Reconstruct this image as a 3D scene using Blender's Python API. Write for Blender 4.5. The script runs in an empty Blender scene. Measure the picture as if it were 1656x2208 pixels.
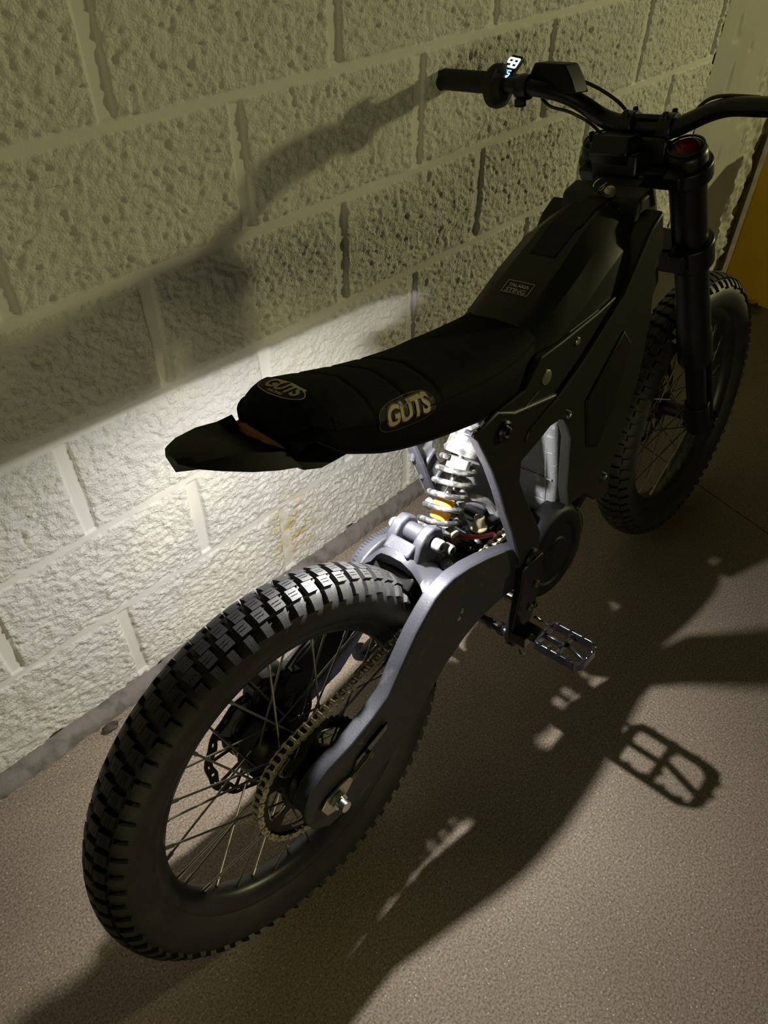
import bpy, bmesh, math, random
import numpy as np
from mathutils import Vector, Matrix
from mathutils.bvhtree import BVHTree
random.seed(4)
PI = math.pi
scene = bpy.context.scene
COL = scene.collection

# ------------------------------------------------------------------ camera
cam_d = bpy.data.cameras.new('camera'); cam = bpy.data.objects.new('camera', cam_d); COL.objects.link(cam)
RX = Vector((0.6917149845926375, -0.7221328791893975, 0.007381387649908755))
RY = Vector((-0.4962244115941672, -0.48269864322765277, -0.7216393511749517))
RZ = Vector((0.5246824882040849, 0.49550592793609827, -0.6922298476316633))
cam.matrix_world = Matrix(((RX[0], -RY[0], -RZ[0], -0.305936896), (RX[1], -RY[1], -RZ[1], -0.980888037),
                           (RX[2], -RY[2], -RZ[2], 1.362215547), (0, 0, 0, 1)))
cam_d.sensor_fit = 'VERTICAL'; cam_d.sensor_height = 34.6; cam_d.lens = 1601.34 / 2208 * 34.6
cam_d.clip_start = 0.02
scene.camera = cam

# ------------------------------------------------------------------ light and exposure
scene.view_settings.view_transform = 'Standard'; scene.view_settings.look = 'None'
scene.view_settings.exposure = 0.0; scene.view_settings.gamma = 1.0
scene.view_settings.use_curve_mapping = False
world = bpy.data.worlds.new('world'); scene.world = world; world.use_nodes = True
bg = world.node_tree.nodes['Background']; bg.inputs[0].default_value = (0.60, 0.55, 0.30, 1); bg.inputs[1].default_value = 0.003

def area(name, loc, target, size, power, color, size_y=None):
    l = bpy.data.lights.new(name, 'AREA'); l.energy = power; l.color = color; l.size = size
    if size_y: l.shape = 'RECTANGLE'; l.size_y = size_y
    o = bpy.data.objects.new(name, l); COL.objects.link(o); o.location = loc
    o.rotation_euler = (Vector(target) - Vector(loc)).to_track_quat('-Z', 'Y').to_euler()
    return o
# yellowish garage lamp, distant ahead of the bike raking along the wall, plus a wide soft fill added behind the viewer
area('garage_lamp', (5.95, -2.85, 2.05), (0.4, -0.2, 0.8), 0.20, 108, (1.0, 0.93, 0.46))
area('soft_fill_light', (-3.6, -6.3, 1.15), (0.6, 0, 0.8), 5.0, 66, (1.0, 0.93, 0.47), 1.2)
LED_POWER = 16.0
LED_POS = (0.275, 0.002, 0.768)

# ------------------------------------------------------------------ materials
def nodes(name):
    m = bpy.data.materials.new(name); m.use_nodes = True
    return m, m.node_tree, m.node_tree.nodes['Principled BSDF']
def mat(name, col, rough=0.5, metal=0.0, noise=0.0, nscale=60, bump=0.0, bscale=300, spec=None, coat=0.0, dirt=None, dscale=25, dlo=.55, dhi=.7):
    m, nt, b = nodes(name)
    b.inputs['Base Color'].default_value = (*col, 1); b.inputs['Roughness'].default_value = rough
    b.inputs['Metallic'].default_value = metal
    if spec is not None: b.inputs['Specular IOR Level'].default_value = spec
    if coat: b.inputs['Coat Weight'].default_value = coat
    tc = nt.nodes.new('ShaderNodeTexCoord')
    src = None
    if noise or dirt:
        n = nt.nodes.new('ShaderNodeTexNoise'); n.inputs['Scale'].default_value = nscale if not dirt else dscale
        n.inputs['Detail'].default_value = 8
        nt.links.new(tc.outputs['Object'], n.inputs['Vector'])
        r = nt.nodes.new('ShaderNodeValToRGB')
        if dirt:
            r.color_ramp.elements[0].position = dlo; r.color_ramp.elements[1].position = dhi
            r.color_ramp.elements[0].color = (*col, 1); r.color_ramp.elements[1].color = (*dirt, 1)
        else:
            r.color_ramp.elements[0].position = .3; r.color_ramp.elements[1].position = .7
            r.color_ramp.elements[0].color = (*[c * (1 - noise) for c in col], 1)
            r.color_ramp.elements[1].color = (*[min(1, c * (1 + noise)) for c in col], 1)
        nt.links.new(n.outputs['Fac'], r.inputs['Fac']); nt.links.new(r.outputs['Color'], b.inputs['Base Color'])
    if bump:
        n2 = nt.nodes.new('ShaderNodeTexNoise'); n2.inputs['Scale'].default_value = bscale; n2.inputs['Detail'].default_value = 4
        nt.links.new(tc.outputs['Object'], n2.inputs['Vector'])
        bp = nt.nodes.new('ShaderNodeBump'); bp.inputs['Strength'].default_value = bump; bp.inputs['Distance'].default_value = .001
        nt.links.new(n2.outputs['Fac'], bp.inputs['Height']); nt.links.new(bp.outputs['Normal'], b.inputs['Normal'])
    return m

M_rubber = mat('tire_rubber', (.014, .014, .015), .55, 0, .25, 40, .3, 400, dirt=(.03, .03, .03), dscale=30, dlo=.5, dhi=.8)
M_plastic = mat('black_plastic', (.006, .006, .006), .5, 0, .2, 30, .12, 900, spec=.18)
M_tank = mat('satin_black_cover', (.013, .014, .011), .42, 0, .2, 8, .10, 900, spec=.3)
M_seat = mat('seat_vinyl', (.004, .004, .004), .8, 0, .3, 60, .6, 700, spec=.12)
M_grip = mat('grip_rubber', (.007, .007, .007), .7, 0, .3, 80, .5, 600)
M_foam = mat('orange_foam', (.62, .26, .10), .9, 0, .25, 90, .8, 500)
M_frame = mat('frame_black', (.010, .0105, .011), .45, .2, .2, 30, .15, 500)
M_alu = mat('anodised_dark_alloy', (.036, .037, .047), .5, .3, .15, 30, .25, 260, dirt=(.085, .085, .085), dscale=45, dlo=.6, dhi=.78)
M_dust = mat('dusty_alloy', (.07, .072, .08), .6, .3, .2, 40, .6, 200, dirt=(.24, .235, .225), dscale=60, dlo=.45, dhi=.7)
M_dirtymetal = mat('muddy_metal', (.045, .045, .045), .6, .2, .3, 60, 1.0, 160, dirt=(.20, .195, .185), dscale=70, dlo=.4, dhi=.62)
M_spring = mat('spring_steel', (.025, .026, .028), .45, .3, .3, 60, .7, 200, dirt=(.13, .128, .12), dscale=90, dlo=.45, dhi=.62)
M_steel = mat('polished_steel', (.60, .60, .58), .25, 1.0, .1, 60)
M_spoke = mat('spoke_steel', (.34, .33, .31), .35, 1.0, .15, 60)
M_white = mat('white_plastic', (.40, .40, .39), .5, 0, .05, 40)
M_yellowp = mat('yellow_bump_stop', (.85, .38, .03), .5, 0, .1, 40)
M_gold = mat('gold_chain', (.55, .50, .33), .34, .9, .2, 80)
M_rollers = mat('chain_rollers', (.42, .40, .36), .3, 1.0, .2, 80)
M_dark = mat('dark_metal', (.010, .010, .011), .35, .4, .2, 60)
M_gloss = mat('gloss_black', (.010, .010, .011), .15, 0, 0, 10, .05, 30, coat=.6)
M_rim = mat('rim_alloy', (.05, .052, .056), .38, .7, .2, 30)
M_cast = mat('cast_grey_case', (.17, .175, .185), .6, .35, .15, 60, .8, 350, dirt=(.34, .34, .34), dscale=90, dlo=.6, dhi=.72)
M_spr = mat('sprocket_black', (.02, .02, .02), .4, .6)
M_spredge = mat('sprocket_gold_edge', (.50, .47, .34), .3, .9)
M_logo = mat('logo_cream', (.46, .40, .25), .6)
M_logored = mat('logo_maroon', (.10, .02, .02), .6)
M_logoline = mat('logo_outline', (.05, .05, .055), .6)
M_badge = mat('badge_print', (.5, .5, .45), .6)
M_red = mat('red_anodised', (.16, .008, .006), .25, .5)
M_brushed = mat('brushed_bolt', (.42, .41, .36), .35, .8)
M_hose = mat('rubber_hose', (.01, .01, .01), .5)
M_leaf = mat('dry_leaf', (.07, .055, .04), .9, 0, .4, 60, .5, 120)
M_yellow = mat('yellow_paint', (.62, .36, .012), .6, 0, .06, 8, .2, 60)

def emis(name, col, s):
    m, nt, b = nodes(name)
    b.inputs['Base Color'].default_value = (*[c * .5 for c in col], 1)
    b.inputs['Emission Color'].default_value = (*col, 1); b.inputs['Emission Strength'].default_value = s
    return m
M_led = emis('led_lens', (1.0, 1.0, .97), 12.0)
M_seg = emis('display_segments', (.70, 1.0, 1.0), 1.6)
M_segblue = emis('display_segments_cyan', (.45, .95, 1.0), 1.2)

def wall_material():
    m, nt, b = nodes('painted_split_face_block')
    N, L = nt.nodes, nt.links
    tc = N.new('ShaderNodeTexCoord')
    n = N.new('ShaderNodeTexNoise'); n.inputs['Scale'].default_value = 5; n.inputs['Detail'].default_value = 6
    L.new(tc.outputs['Object'], n.inputs['Vector'])
    r = N.new('ShaderNodeValToRGB'); r.color_ramp.elements[0].position = .3; r.color_ramp.elements[1].position = .75
    r.color_ramp.elements[0].color = (.66, .645, .59, 1); r.color_ramp.elements[1].color = (.74, .725, .68, 1)
    L.new(n.outputs['Fac'], r.inputs['Fac'])
    # pits that missed the paint
    n2 = N.new('ShaderNodeTexNoise'); n2.inputs['Scale'].default_value = 42; n2.inputs['Detail'].default_value = 7; n2.inputs['Roughness'].default_value = .6
    L.new(tc.outputs['Object'], n2.inputs['Vector'])
    n3 = N.new('ShaderNodeTexNoise'); n3.inputs['Scale'].default_value = 4.5; n3.inputs['Detail'].default_value = 3
    L.new(tc.outputs['Object'], n3.inputs['Vector'])
    ad = N.new('ShaderNodeMath'); ad.operation = 'MULTIPLY_ADD'; ad.inputs[1].default_value = .35
    L.new(n3.outputs['Fac'], ad.inputs[0]); L.new(n2.outputs['Fac'], ad.inputs[2])
    r2 = N.new('ShaderNodeValToRGB'); r2.color_ramp.elements[0].position = .88; r2.color_ramp.elements[1].position = .96
    L.new(ad.outputs[0], r2.inputs['Fac'])
    mx = N.new('ShaderNodeMixRGB'); mx.inputs['Color2'].default_value = (.13, .105, .08, 1)
    L.new(r2.outputs['Color'], mx.inputs['Fac']); L.new(r.outputs['Color'], mx.inputs['Color1'])
    # yellow drip stain low on the wall
    mp = N.new('ShaderNodeMapping'); mp.inputs['Location'].default_value = (-.425 * 11, 0, -.155 * 7); mp.inputs['Scale'].default_value = (11, 1, 7)
    L.new(tc.outputs['Object'], mp.inputs['Vector'])
    gr = N.new('ShaderNodeTexGradient'); gr.gradient_type = 'SPHERICAL'; L.new(mp.outputs['Vector'], gr.inputs['Vector'])
    n4 = N.new('ShaderNodeTexNoise'); n4.inputs['Scale'].default_value = 30; n4.inputs['Detail'].default_value = 4
    L.new(tc.outputs['Object'], n4.inputs['Vector'])
    r4 = N.new('ShaderNodeValToRGB'); r4.color_ramp.elements[0].position = .42; r4.color_ramp.elements[1].position = .68
    L.new(n4.outputs['Fac'], r4.inputs['Fac'])
    mu = N.new('ShaderNodeMath'); mu.operation = 'MULTIPLY'; L.new(gr.outputs['Fac'], mu.inputs[0]); L.new(r4.outputs['Color'], mu.inputs[1])
    mu2 = N.new('ShaderNodeMath'); mu2.operation = 'MULTIPLY'; mu2.use_clamp = True; mu2.inputs[1].default_value = 1.5; L.new(mu.outputs[0], mu2.inputs[0])
    mx2 = N.new('ShaderNodeMixRGB'); mx2.inputs['Color2'].default_value = (.52, .40, .13, 1)
    L.new(mu2.outputs[0], mx2.inputs['Fac']); L.new(mx.outputs['Color'], mx2.inputs['Color1'])
    L.new(mx2.outputs['Color'], b.inputs['Base Color'])
    b.inputs['Roughness'].default_value = .62; b.inputs['Specular IOR Level'].default_value = .3
    n5 = N.new('ShaderNodeTexNoise'); n5.inputs['Scale'].default_value = 280; n5.inputs['Detail'].default_value = 6
    L.new(tc.outputs['Object'], n5.inputs['Vector'])
    bp = N.new('ShaderNodeBump'); bp.inputs['Distance'].default_value = .0045
    an = N.new('ShaderNodeAttribute'); an.attribute_name = 'rough_mask'; ma = N.new('ShaderNodeMath'); ma.operation = 'MULTIPLY_ADD'; ma.inputs[1].default_value = .78; ma.inputs[2].default_value = .07
    L.new(an.outputs['Fac'], ma.inputs[0]); L.new(ma.outputs[0], bp.inputs['Strength'])
    L.new(n5.outputs['Fac'], bp.inputs['Height']); L.new(bp.outputs['Normal'], b.inputs['Normal'])
    return m
M_wall = wall_material()
M_smooth = mat('painted_smooth_concrete', (.38, .37, .32), .65, 0, .08, 6, .25, 90)
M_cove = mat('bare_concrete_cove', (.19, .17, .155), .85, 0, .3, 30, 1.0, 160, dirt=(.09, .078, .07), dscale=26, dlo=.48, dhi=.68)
M_rawc = mat('raw_concrete', (.16, .145, .11), .85, 0, .3, 30, 1.0, 120)

def floor_material():
    m, nt, b = nodes('brushed_concrete_floor'); N, L = nt.nodes, nt.links
    tc = N.new('ShaderNodeTexCoord')
    n = N.new('ShaderNodeTexNoise'); n.inputs['Scale'].default_value = 3; n.inputs['Detail'].default_value = 5
    L.new(tc.outputs['Object'], n.inputs['Vector'])
    r = N.new('ShaderNodeValToRGB'); r.color_ramp.elements[0].position = .3; r.color_ramp.elements[1].position = .7
    r.color_ramp.elements[0].color = (.235, .19, .145, 1); r.color_ramp.elements[1].color = (.29, .24, .185, 1)
    L.new(n.outputs['Fac'], r.inputs['Fac'])
    n1 = N.new('ShaderNodeTexNoise'); n1.inputs['Scale'].default_value = 260; n1.inputs['Detail'].default_value = 3
    L.new(tc.outputs['Object'], n1.inputs['Vector'])
    r1 = N.new('ShaderNodeValToRGB'); r1.color_ramp.elements[0].position = .32; r1.color_ramp.elements[1].position = .68
    r1.color_ramp.elements[0].color = (.55, .53, .5, 1); r1.color_ramp.elements[1].color = (1.4, 1.4, 1.4, 1)
    L.new(n1.outputs['Fac'], r1.inputs['Fac'])
    m1 = N.new('ShaderNodeMixRGB'); m1.blend_type = 'MULTIPLY'; m1.inputs['Fac'].default_value = 1
    L.new(r.outputs['Color'], m1.inputs['Color1']); L.new(r1.outputs['Color'], m1.inputs['Color2'])
    v = N.new('ShaderNodeTexVoronoi'); v.inputs['Scale'].default_value = 150; L.new(tc.outputs['Object'], v.inputs['Vector'])
    rv = N.new('ShaderNodeValToRGB'); rv.color_ramp.elements[0].position = .10; rv.color_ramp.elements[1].position = .17
    rv.color_ramp.elements[0].color = (1, 1, 1, 1); rv.color_ramp.elements[1].color = (0, 0, 0, 1)
    L.new(v.outputs['Distance'], rv.inputs['Fac'])
    cs = N.new('ShaderNodeSeparateColor'); L.new(v.outputs['Color'], cs.inputs[0])
    gt = N.new('ShaderNodeMath'); gt.operation = 'GREATER_THAN'; gt.inputs[1].default_value = .72; L.new(cs.outputs[0], gt.inputs[0])
    mm = N.new('ShaderNodeMath'); mm.operation = 'MULTIPLY'; L.new(rv.outputs['Color'], mm.inputs[0]); L.new(gt.outputs[0], mm.inputs[1])
    m2 = N.new('ShaderNodeMixRGB'); m2.inputs['Color2'].default_value = (.72, .68, .60, 1)
    L.new(mm.outputs[0], m2.inputs['Fac']); L.new(m1.outputs['Color'], m2.inputs['Color1'])
    L.new(m2.outputs['Color'], b.inputs['Base Color'])
    b.inputs['Roughness'].default_value = .7; b.inputs['Specular IOR Level'].default_value = .35
    n5 = N.new('ShaderNodeTexNoise'); n5.inputs['Scale'].default_value = 330; n5.inputs['Detail'].default_value = 4
    L.new(tc.outputs['Object'], n5.inputs['Vector'])
    bp = N.new('ShaderNodeBump'); bp.inputs['Strength'].default_value = .5; bp.inputs['Distance'].default_value = .0015
    L.new(n5.outputs['Fac'], bp.inputs['Height']); L.new(bp.outputs['Normal'], b.inputs['Normal'])
    return m
M_floor = floor_material()

# ------------------------------------------------------------------ mesh helpers
def obj(name, bm, m, parent=None, bevel=0.0, smooth=True, ang=35, seg=2, recalc=True):
    if recalc: bmesh.ops.recalc_face_normals(bm, faces=bm.faces)
    me = bpy.data.meshes.new(name); bm.to_mesh(me); bm.free()
    o = bpy.data.objects.new(name, me); COL.objects.link(o)
    ms = m if isinstance(m, (list, tuple)) else [m]
    for x in ms: me.materials.append(x)
    if parent is not None: o.parent = parent
    if smooth:
        me.shade_smooth()
        me.set_sharp_from_angle(angle=math.radians(ang))
    if bevel:
        b = o.modifiers.new('bevel', 'BEVEL'); b.width = bevel; b.segments = seg; b.limit_method = 'ANGLE'; b.angle_limit = math.radians(40)
        b.harden_normals = False
    return o
def NB(): return bmesh.new()
def box(bm, c, s, rot=None):
    r = bmesh.ops.create_cube(bm, size=1)['verts']
    for v in r:
        p = Vector((v.co.x * s[0], v.co.y * s[1], v.co.z * s[2]))
        if rot is not None: p = rot @ p
        v.co = p + Vector(c)
    return r
def prism(bm, pts, y0, y1):            # polygon in X-Z pushed along Y
    a = [bm.verts.new((x, y0, z)) for x, z in pts]; b = [bm.verts.new((x, y1, z)) for x, z in pts]
    bm.faces.new(a); bm.faces.new(b[::-1]); n = len(pts)
    for i in range(n): bm.faces.new((a[i], b[i], b[(i + 1) % n], a[(i + 1) % n]))
def loft(bm, rings, cap=True, closed=True, loop=False):
    R = [[bm.verts.new(p) for p in r] for r in rings]; n = len(R[0])
    rng = range(len(R)) if loop else range(len(R) - 1)
    for i in rng:
        for j in range(n if closed else n - 1):
            a, b = R[i], R[(i + 1) % len(R)]
            bm.faces.new((a[j], a[(j + 1) % n], b[(j + 1) % n], b[j]))
    if cap and not loop: bm.faces.new(R[0][::-1]); bm.faces.new(R[-1])
    return R
def catmull(pts, k=6):
    P = [Vector(p) for p in pts]; out = []
    for i in range(len(P) - 1):
        p0 = P[max(i - 1, 0)]; p1 = P[i]; p2 = P[i + 1]; p3 = P[min(i + 2, len(P) - 1)]
        for s in range(k):
            t = s / k
            out.append(.5 * ((2 * p1) + (p2 - p0) * t + (2 * p0 - 5 * p1 + 4 * p2 - p3) * t * t + (3 * p1 - p0 - 3 * p2 + p3) * t ** 3))
    out.append(P[-1]); return out
def tube(bm, pts, r, seg=12, smooth=0, cap=True):
    P = catmull(pts, smooth) if smooth else [Vector(p) for p in pts]
    rr = r if callable(r) else (lambda t: r)
    T = (P[1] - P[0]).normalized(); u = T.orthogonal().normalized(); rings = []
    for i, p in enumerate(P):
        t2 = (P[min(i + 1, len(P) - 1)] - P[max(i - 1, 0)]).normalized()
        u = (u - t2 * u.dot(t2)).normalized(); w = t2.cross(u); q = rr(i / (len(P) - 1))
        rings.append([p + q * (math.cos(2 * PI * j / seg) * u + math.sin(2 * PI * j / seg) * w) for j in range(seg)])
    loft(bm, rings, cap)
def lathe(bm, prof, c=(0, 0, 0), axis=(0, 1, 0), seg=48, closed=False, phase=0):
    ax = Vector(axis).normalized(); u = ax.orthogonal().normalized(); w = ax.cross(u); c = Vector(c)
    rings = []
    for k in range(seg):
        a = 2 * PI * k / seg + phase
        d = math.cos(a) * u + math.sin(a) * w
        rings.append([c + d * max(r, 1e-5) + ax * h for r, h in prof])
    loft(bm, rings, cap=False, closed=closed, loop=True)
def cyl(bm, a, b, r, seg=20, r2=None):
    tube(bm, [a, b], (lambda t: r + ((r2 if r2 is not None else r) - r) * t), seg)
def hexb(bm, a, b, r): tube(bm, [a, b], r, 6)
def meta(o, label=None, cat=None, group=None, kind=None):
    for k, v in (('label', label), ('category', cat), ('group', group), ('kind', kind)):
        if v: o[k] = v
    return o

# ------------------------------------------------------------------ setting
rng = np.random.default_rng(7)
def vnoise(X, Y, f, seed):
    g = np.random.default_rng(seed).random((512, 512)); x = X * f + 37.3; y = Y * f + 11.7
    xi = np.floor(x).astype(int); yi = np.floor(y).astype(int); fx = x - xi; fy = y - yi
    fx = fx * fx * (3 - 2 * fx); fy = fy * fy * (3 - 2 * fy)
    a = g[xi % 512, yi % 512]; b = g[(xi + 1) % 512, yi % 512]; c = g[xi % 512, (yi + 1) % 512]; d = g[(xi + 1) % 512, (yi + 1) % 512]
    return (a * (1 - fx) + b * fx) * (1 - fy) + (c * (1 - fx) + d * fx) * fy
def sstep(a, b, x): t = np.clip((x - a) / (b - a), 0, 1); return t * t * (3 - 2 * t)
def grid_mesh(name, xs, zs, Yf, m):
    X, Z = np.meshgrid(xs, zs, indexing='ij'); Y = Yf(X, Z)
    nx, nz = X.shape; co = np.stack([X, Y, Z], -1).reshape(-1, 3)
    idx = np.arange(nx * nz).reshape(nx, nz)
    f = np.stack([idx[:-1, :-1], idx[1:, :-1], idx[1:, 1:], idx[:-1, 1:]], -1).reshape(-1, 4)
    me = bpy.data.meshes.new(name); me.vertices.add(len(co)); me.vertices.foreach_set('co', co.ravel())
    me.loops.add(f.size); me.loops.foreach_set('vertex_index', f.ravel())
    me.polygons.add(len(f)); me.polygons.foreach_set('loop_start', np.arange(0, f.size, 4)); me.polygons.foreach_set('loop_total', np.full(len(f), 4))
    me.update(); me.validate(); me.materials.append(m); me.shade_smooth()
    o = bpy.data.objects.new(name, me); COL.objects.link(o); return o
Z0, H = .239, .203
def wall_y(X, Z):
    lev = (Z - Z0) / H; row = np.floor(lev).astype(int)            # row 0 = between E and D joints
    off = np.where((row % 2) == 0, .203, 0.0)
    dz = np.abs(lev - np.round(lev)) * H
    dz = np.where(Z < Z0 - .5 * H, 1.0, dz)
    u = (X - off) / .406; dx = np.abs(u - np.round(u)) * .406
    wig = (vnoise(X, Z, 18, 3) - .5) * .006
    bed = 1 - sstep(.0065, .0105, dz + wig * .5); head = 1 - sstep(.0105, .0150, dx + wig * .6)
    joint = np.maximum(bed, head)
    wx = X + .012 * vnoise(X, Z, 25, 41); wz = Z + .012 * vnoise(X, Z, 25, 42)
    n = (vnoise(wx * .8, wz, 75, 1) - .5) * .0026 + (vnoise(wx * .75, wz, 155, 2) - .5) * .0048 + (vnoise(wx * .8, wz, 240, 5) - .5) * .0026 + (vnoise(X, Z, 13, 6) - .5) * .003
    pit = sstep(.93, .99, vnoise(wx, wz, 55, 9)) * .004
    mask = 1 - joint
    edge = sstep(.004, .020, np.minimum(dx, dz)) * .0016
    y = -(n * mask + edge * mask) + pit * mask
    y += head * (1 - bed) * .0046 + bed * .0004
    wall_y.mask = (mask * (1 - .0)).ravel()
    return y - .001
xs = np.arange(-.62, 2.062, .0024); zs = np.arange(.028, 1.40, .0024)
wl = meta(grid_mesh('wall_left', xs, zs, wall_y, M_wall), kind='structure')
at_ = wl.data.attributes.new('rough_mask', 'FLOAT', 'POINT'); at_.data.foreach_set('value', wall_y.mask.astype(np.float32))
# solid masonry behind the split faces, and the plain stretches out of view
bm = NB(); box(bm, (.2, .125, 1.4), (5.6, .2, 2.8)); box(bm, (-1.6, .02, 1.4), (1.96, .06, 2.8)); box(bm, (.72, .02, 2.1), (2.68, .06, 1.40))
core = meta(obj('wall_left', bm, M_wall, smooth=False), kind='structure')
# smooth painted pilaster with a broken rough edge at its far side
def pil_y(X, Z):
    jag = 2.47 + .035 * (vnoise(X * 0, Z, 9, 21) - .5) + .02 * (vnoise(X * 0, Z, 30, 22) - .5)
    rough = sstep(0, .01, X - jag)
    n = (vnoise(X, Z, 30, 23) - .5) * .012 + (vnoise(X, Z, 80, 24) - .5) * .009
    pits = sstep(.86, .93, vnoise(X, Z, 22, 26)) * .003
    return -.004 + (vnoise(X, Z, 6, 25) - .5) * .002 + pits + rough * (.014 + n)
meta(grid_mesh('wall_pilaster', np.arange(2.062, 2.70, .006), np.arange(.0, 1.4, .006), pil_y, M_smooth), kind='structure')
bm = NB(); box(bm, (2.98, .020, 1.4), (.57, .06, 2.8))
meta(obj('wall_pier', bm, M_rawc, smooth=False), kind='structure')

# unseen low wall, added to keep the garage lamp off the floor
bm = NB(); box(bm, (2.62, -1.98, .43), (.16, 2.4, .86)); meta(obj('lamp_block_wall', bm, M_rawc, smooth=False), kind='structure')
# far end of the garage, hidden from the picture
bm = NB(); box(bm, (6.95, -1.6, 1.4), (.1, 3.4, 2.8)); box(bm, (5.08, .05, 1.4), (3.64, .06, 2.8)); meta(obj('wall_back', bm, M_rawc, smooth=False), kind='structure')
# floor: two slabs with an expansion joint across them
def jx(y): return 1.416 + .235 * (y + .544)
bm = NB()
for pts in ([(-2.6, .05), (jx(.05) - .003, .05), (jx(-3.2) - .003, -3.2), (-2.6, -3.2)], [(jx(.05) + .003, .05), (6.9, .05), (6.9, -3.2), (jx(-3.2) + .003, -3.2)]):
    a = [bm.verts.new((x, y, 0)) for x, y in pts]; b = [bm.verts.new((x, y, -.05)) for x, y in pts]
    bm.faces.new(a); bm.faces.new(b[::-1])
    for i in range(4): bm.faces.new((a[i], b[i], b[(i + 1) % 4], a[(i + 1) % 4]))
fl = meta(obj('floor', bm, M_floor, smooth=False), kind='structure')
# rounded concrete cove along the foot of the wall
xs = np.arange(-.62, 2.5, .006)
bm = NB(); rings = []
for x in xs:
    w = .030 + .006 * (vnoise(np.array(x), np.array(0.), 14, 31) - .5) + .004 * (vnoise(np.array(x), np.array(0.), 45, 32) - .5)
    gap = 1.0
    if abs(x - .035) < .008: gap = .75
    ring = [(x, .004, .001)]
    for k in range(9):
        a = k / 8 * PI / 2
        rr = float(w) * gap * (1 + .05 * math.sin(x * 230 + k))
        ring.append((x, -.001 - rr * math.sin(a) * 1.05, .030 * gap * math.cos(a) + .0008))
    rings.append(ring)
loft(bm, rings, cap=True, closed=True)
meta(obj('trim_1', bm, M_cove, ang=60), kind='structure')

# yellow painted column at the far end
bm = NB(); box(bm, (2.60, -.385, .26), (.18, .60, .52)); col_ = obj('bollard', bm, M_yellow, bevel=.006)
meta(col_, 'low yellow painted concrete block standing in the dark far corner beyond the front wheel', 'barrier')

def leaf(loc, s, rz, label, seed):
    rnd = random.Random(seed); bm = NB(); rows = []
    n = 8
    for i in range(n + 1):
        t = i / n; w = math.sin(PI * min(1, t * .95 + .03)) ** .8 * .32 * (1 + .35 * (rnd.random() - .5))
        x = (t - .5); z = .10 * math.sin(t * 5) + .05 * rnd.random()
        rows.append([Vector((x, -w, z + .16 * rnd.random())), Vector((x, 0, z)), Vector((x, w, z + .22 * rnd.random()))])
    zmin = min(p.z for r in rows for p in r)
    top = [[bm.verts.new((p - Vector((0, 0, zmin))) * s + Vector((0, 0, .0006))) for p in r] for r in rows]
    for i in range(n):
        for j in range(2): bm.faces.new((top[i][j], top[i][j + 1], top[i + 1][j + 1], top[i + 1][j]))
    tube(bm, [(.5 * s, 0, .1 * s), (.62 * s, .03 * s, .05 * s), (.78 * s, .02 * s, .03 * s)], .0006, 6)
    o = obj('dry_leaf', bm, M_leaf, recalc=False); sm = o.modifiers.new('s', 'SOLIDIFY'); sm.thickness = .0006
    o.location = loc; o.rotation_euler = (0, 0, rz)
    meta(o, label, 'leaf', 'dry leaves lying on the floor'); return o
leaf((.174, -.052, .001), .040, .5, 'crumpled dark dry leaf on the floor by the wall, next to the rear tyre', 1)
leaf((.030, -.050, .001), .030, 2.2, 'small dark dry leaf in the broken gap of the concrete cove', 2)
leaf((.105, -.055, .001), .030, -.6, 'flat brown dry leaf on the floor between the cove gap and the tyre', 3)
leaf((-.115, -.050, .001), .034, .2, 'dry leaf at the foot of the wall, leftmost in the photo', 5)
leaf((2.46, -.235, .001), .075, 1.3, 'dark dry leaf on the floor at the foot of the yellow block', 4)

# ------------------------------------------------------------------ the motorcycle
bike = bpy.data.objects.new('electric_dirt_bike', None); COL.objects.link(bike)
Fv = Vector((0.999928, 0.01199971, 0)); Lv = Vector((-0.01186497, 0.98869989, -0.14943813)); Uv = Vector((-0.00179321, 0.14942737, 0.98877108))
bike.matrix_world = Matrix(((Fv[0], Lv[0], Uv[0], -0.0001), (Fv[1], Lv[1], Uv[1], -0.5498), (Fv[2], Lv[2], Uv[2], 0.0018), (0, 0, 0, 1)))
meta(bike, 'black electric dirt bike leaning its left handlebar grip on the white block wall', 'motorcycle')
RR = .3185
def P(name, bm, m, parent=bike, **k): return obj(name, bm, m, parent, **k)

def knob(bm, c, th0, th1, s0, s1, h=.0072, taper=.12):
    # c: wheel centre; th: angle round the wheel; s: arc position across the tread
    Rc, wy, wr = .2755, .0425, .0360
    def pt(th, s, off):
        a = s / .040
        r = Rc + wr * math.cos(a) + off * math.cos(a); y = wy * math.sin(a) * .98 + off * math.sin(a)
        return Vector((c[0] + r * math.sin(th), c[1] + y, c[2] + r * math.cos(th)))
    dt = (th1 - th0) * taper * .5; ds = (s1 - s0) * taper * .5
    ns = 3
    rows = []
    for off, q in ((-.0015, 0), (h, 1)):
        row = [pt(th0 + dt * q, s0 + ds * q + (s1 - s0 - 2 * ds * q) * i / ns, off) for i in range(ns + 1)]
        row += [pt(th1 - dt * q, s1 - ds * q - (s1 - s0 - 2 * ds * q) * i / ns, off) for i in range(ns + 1)]
        rows.append([bm.verts.new(p) for p in row])
    n = len(rows[0])
    for j in range(n): bm.faces.new((rows[0][j], rows[0][(j + 1) % n], rows[1][(j + 1) % n], rows[1][j]))
    for i in range(ns):
        bm.faces.new((rows[1][i], rows[1][i + 1], rows[1][n - 2 - i], rows[1][n - 1 - i]))

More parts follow.
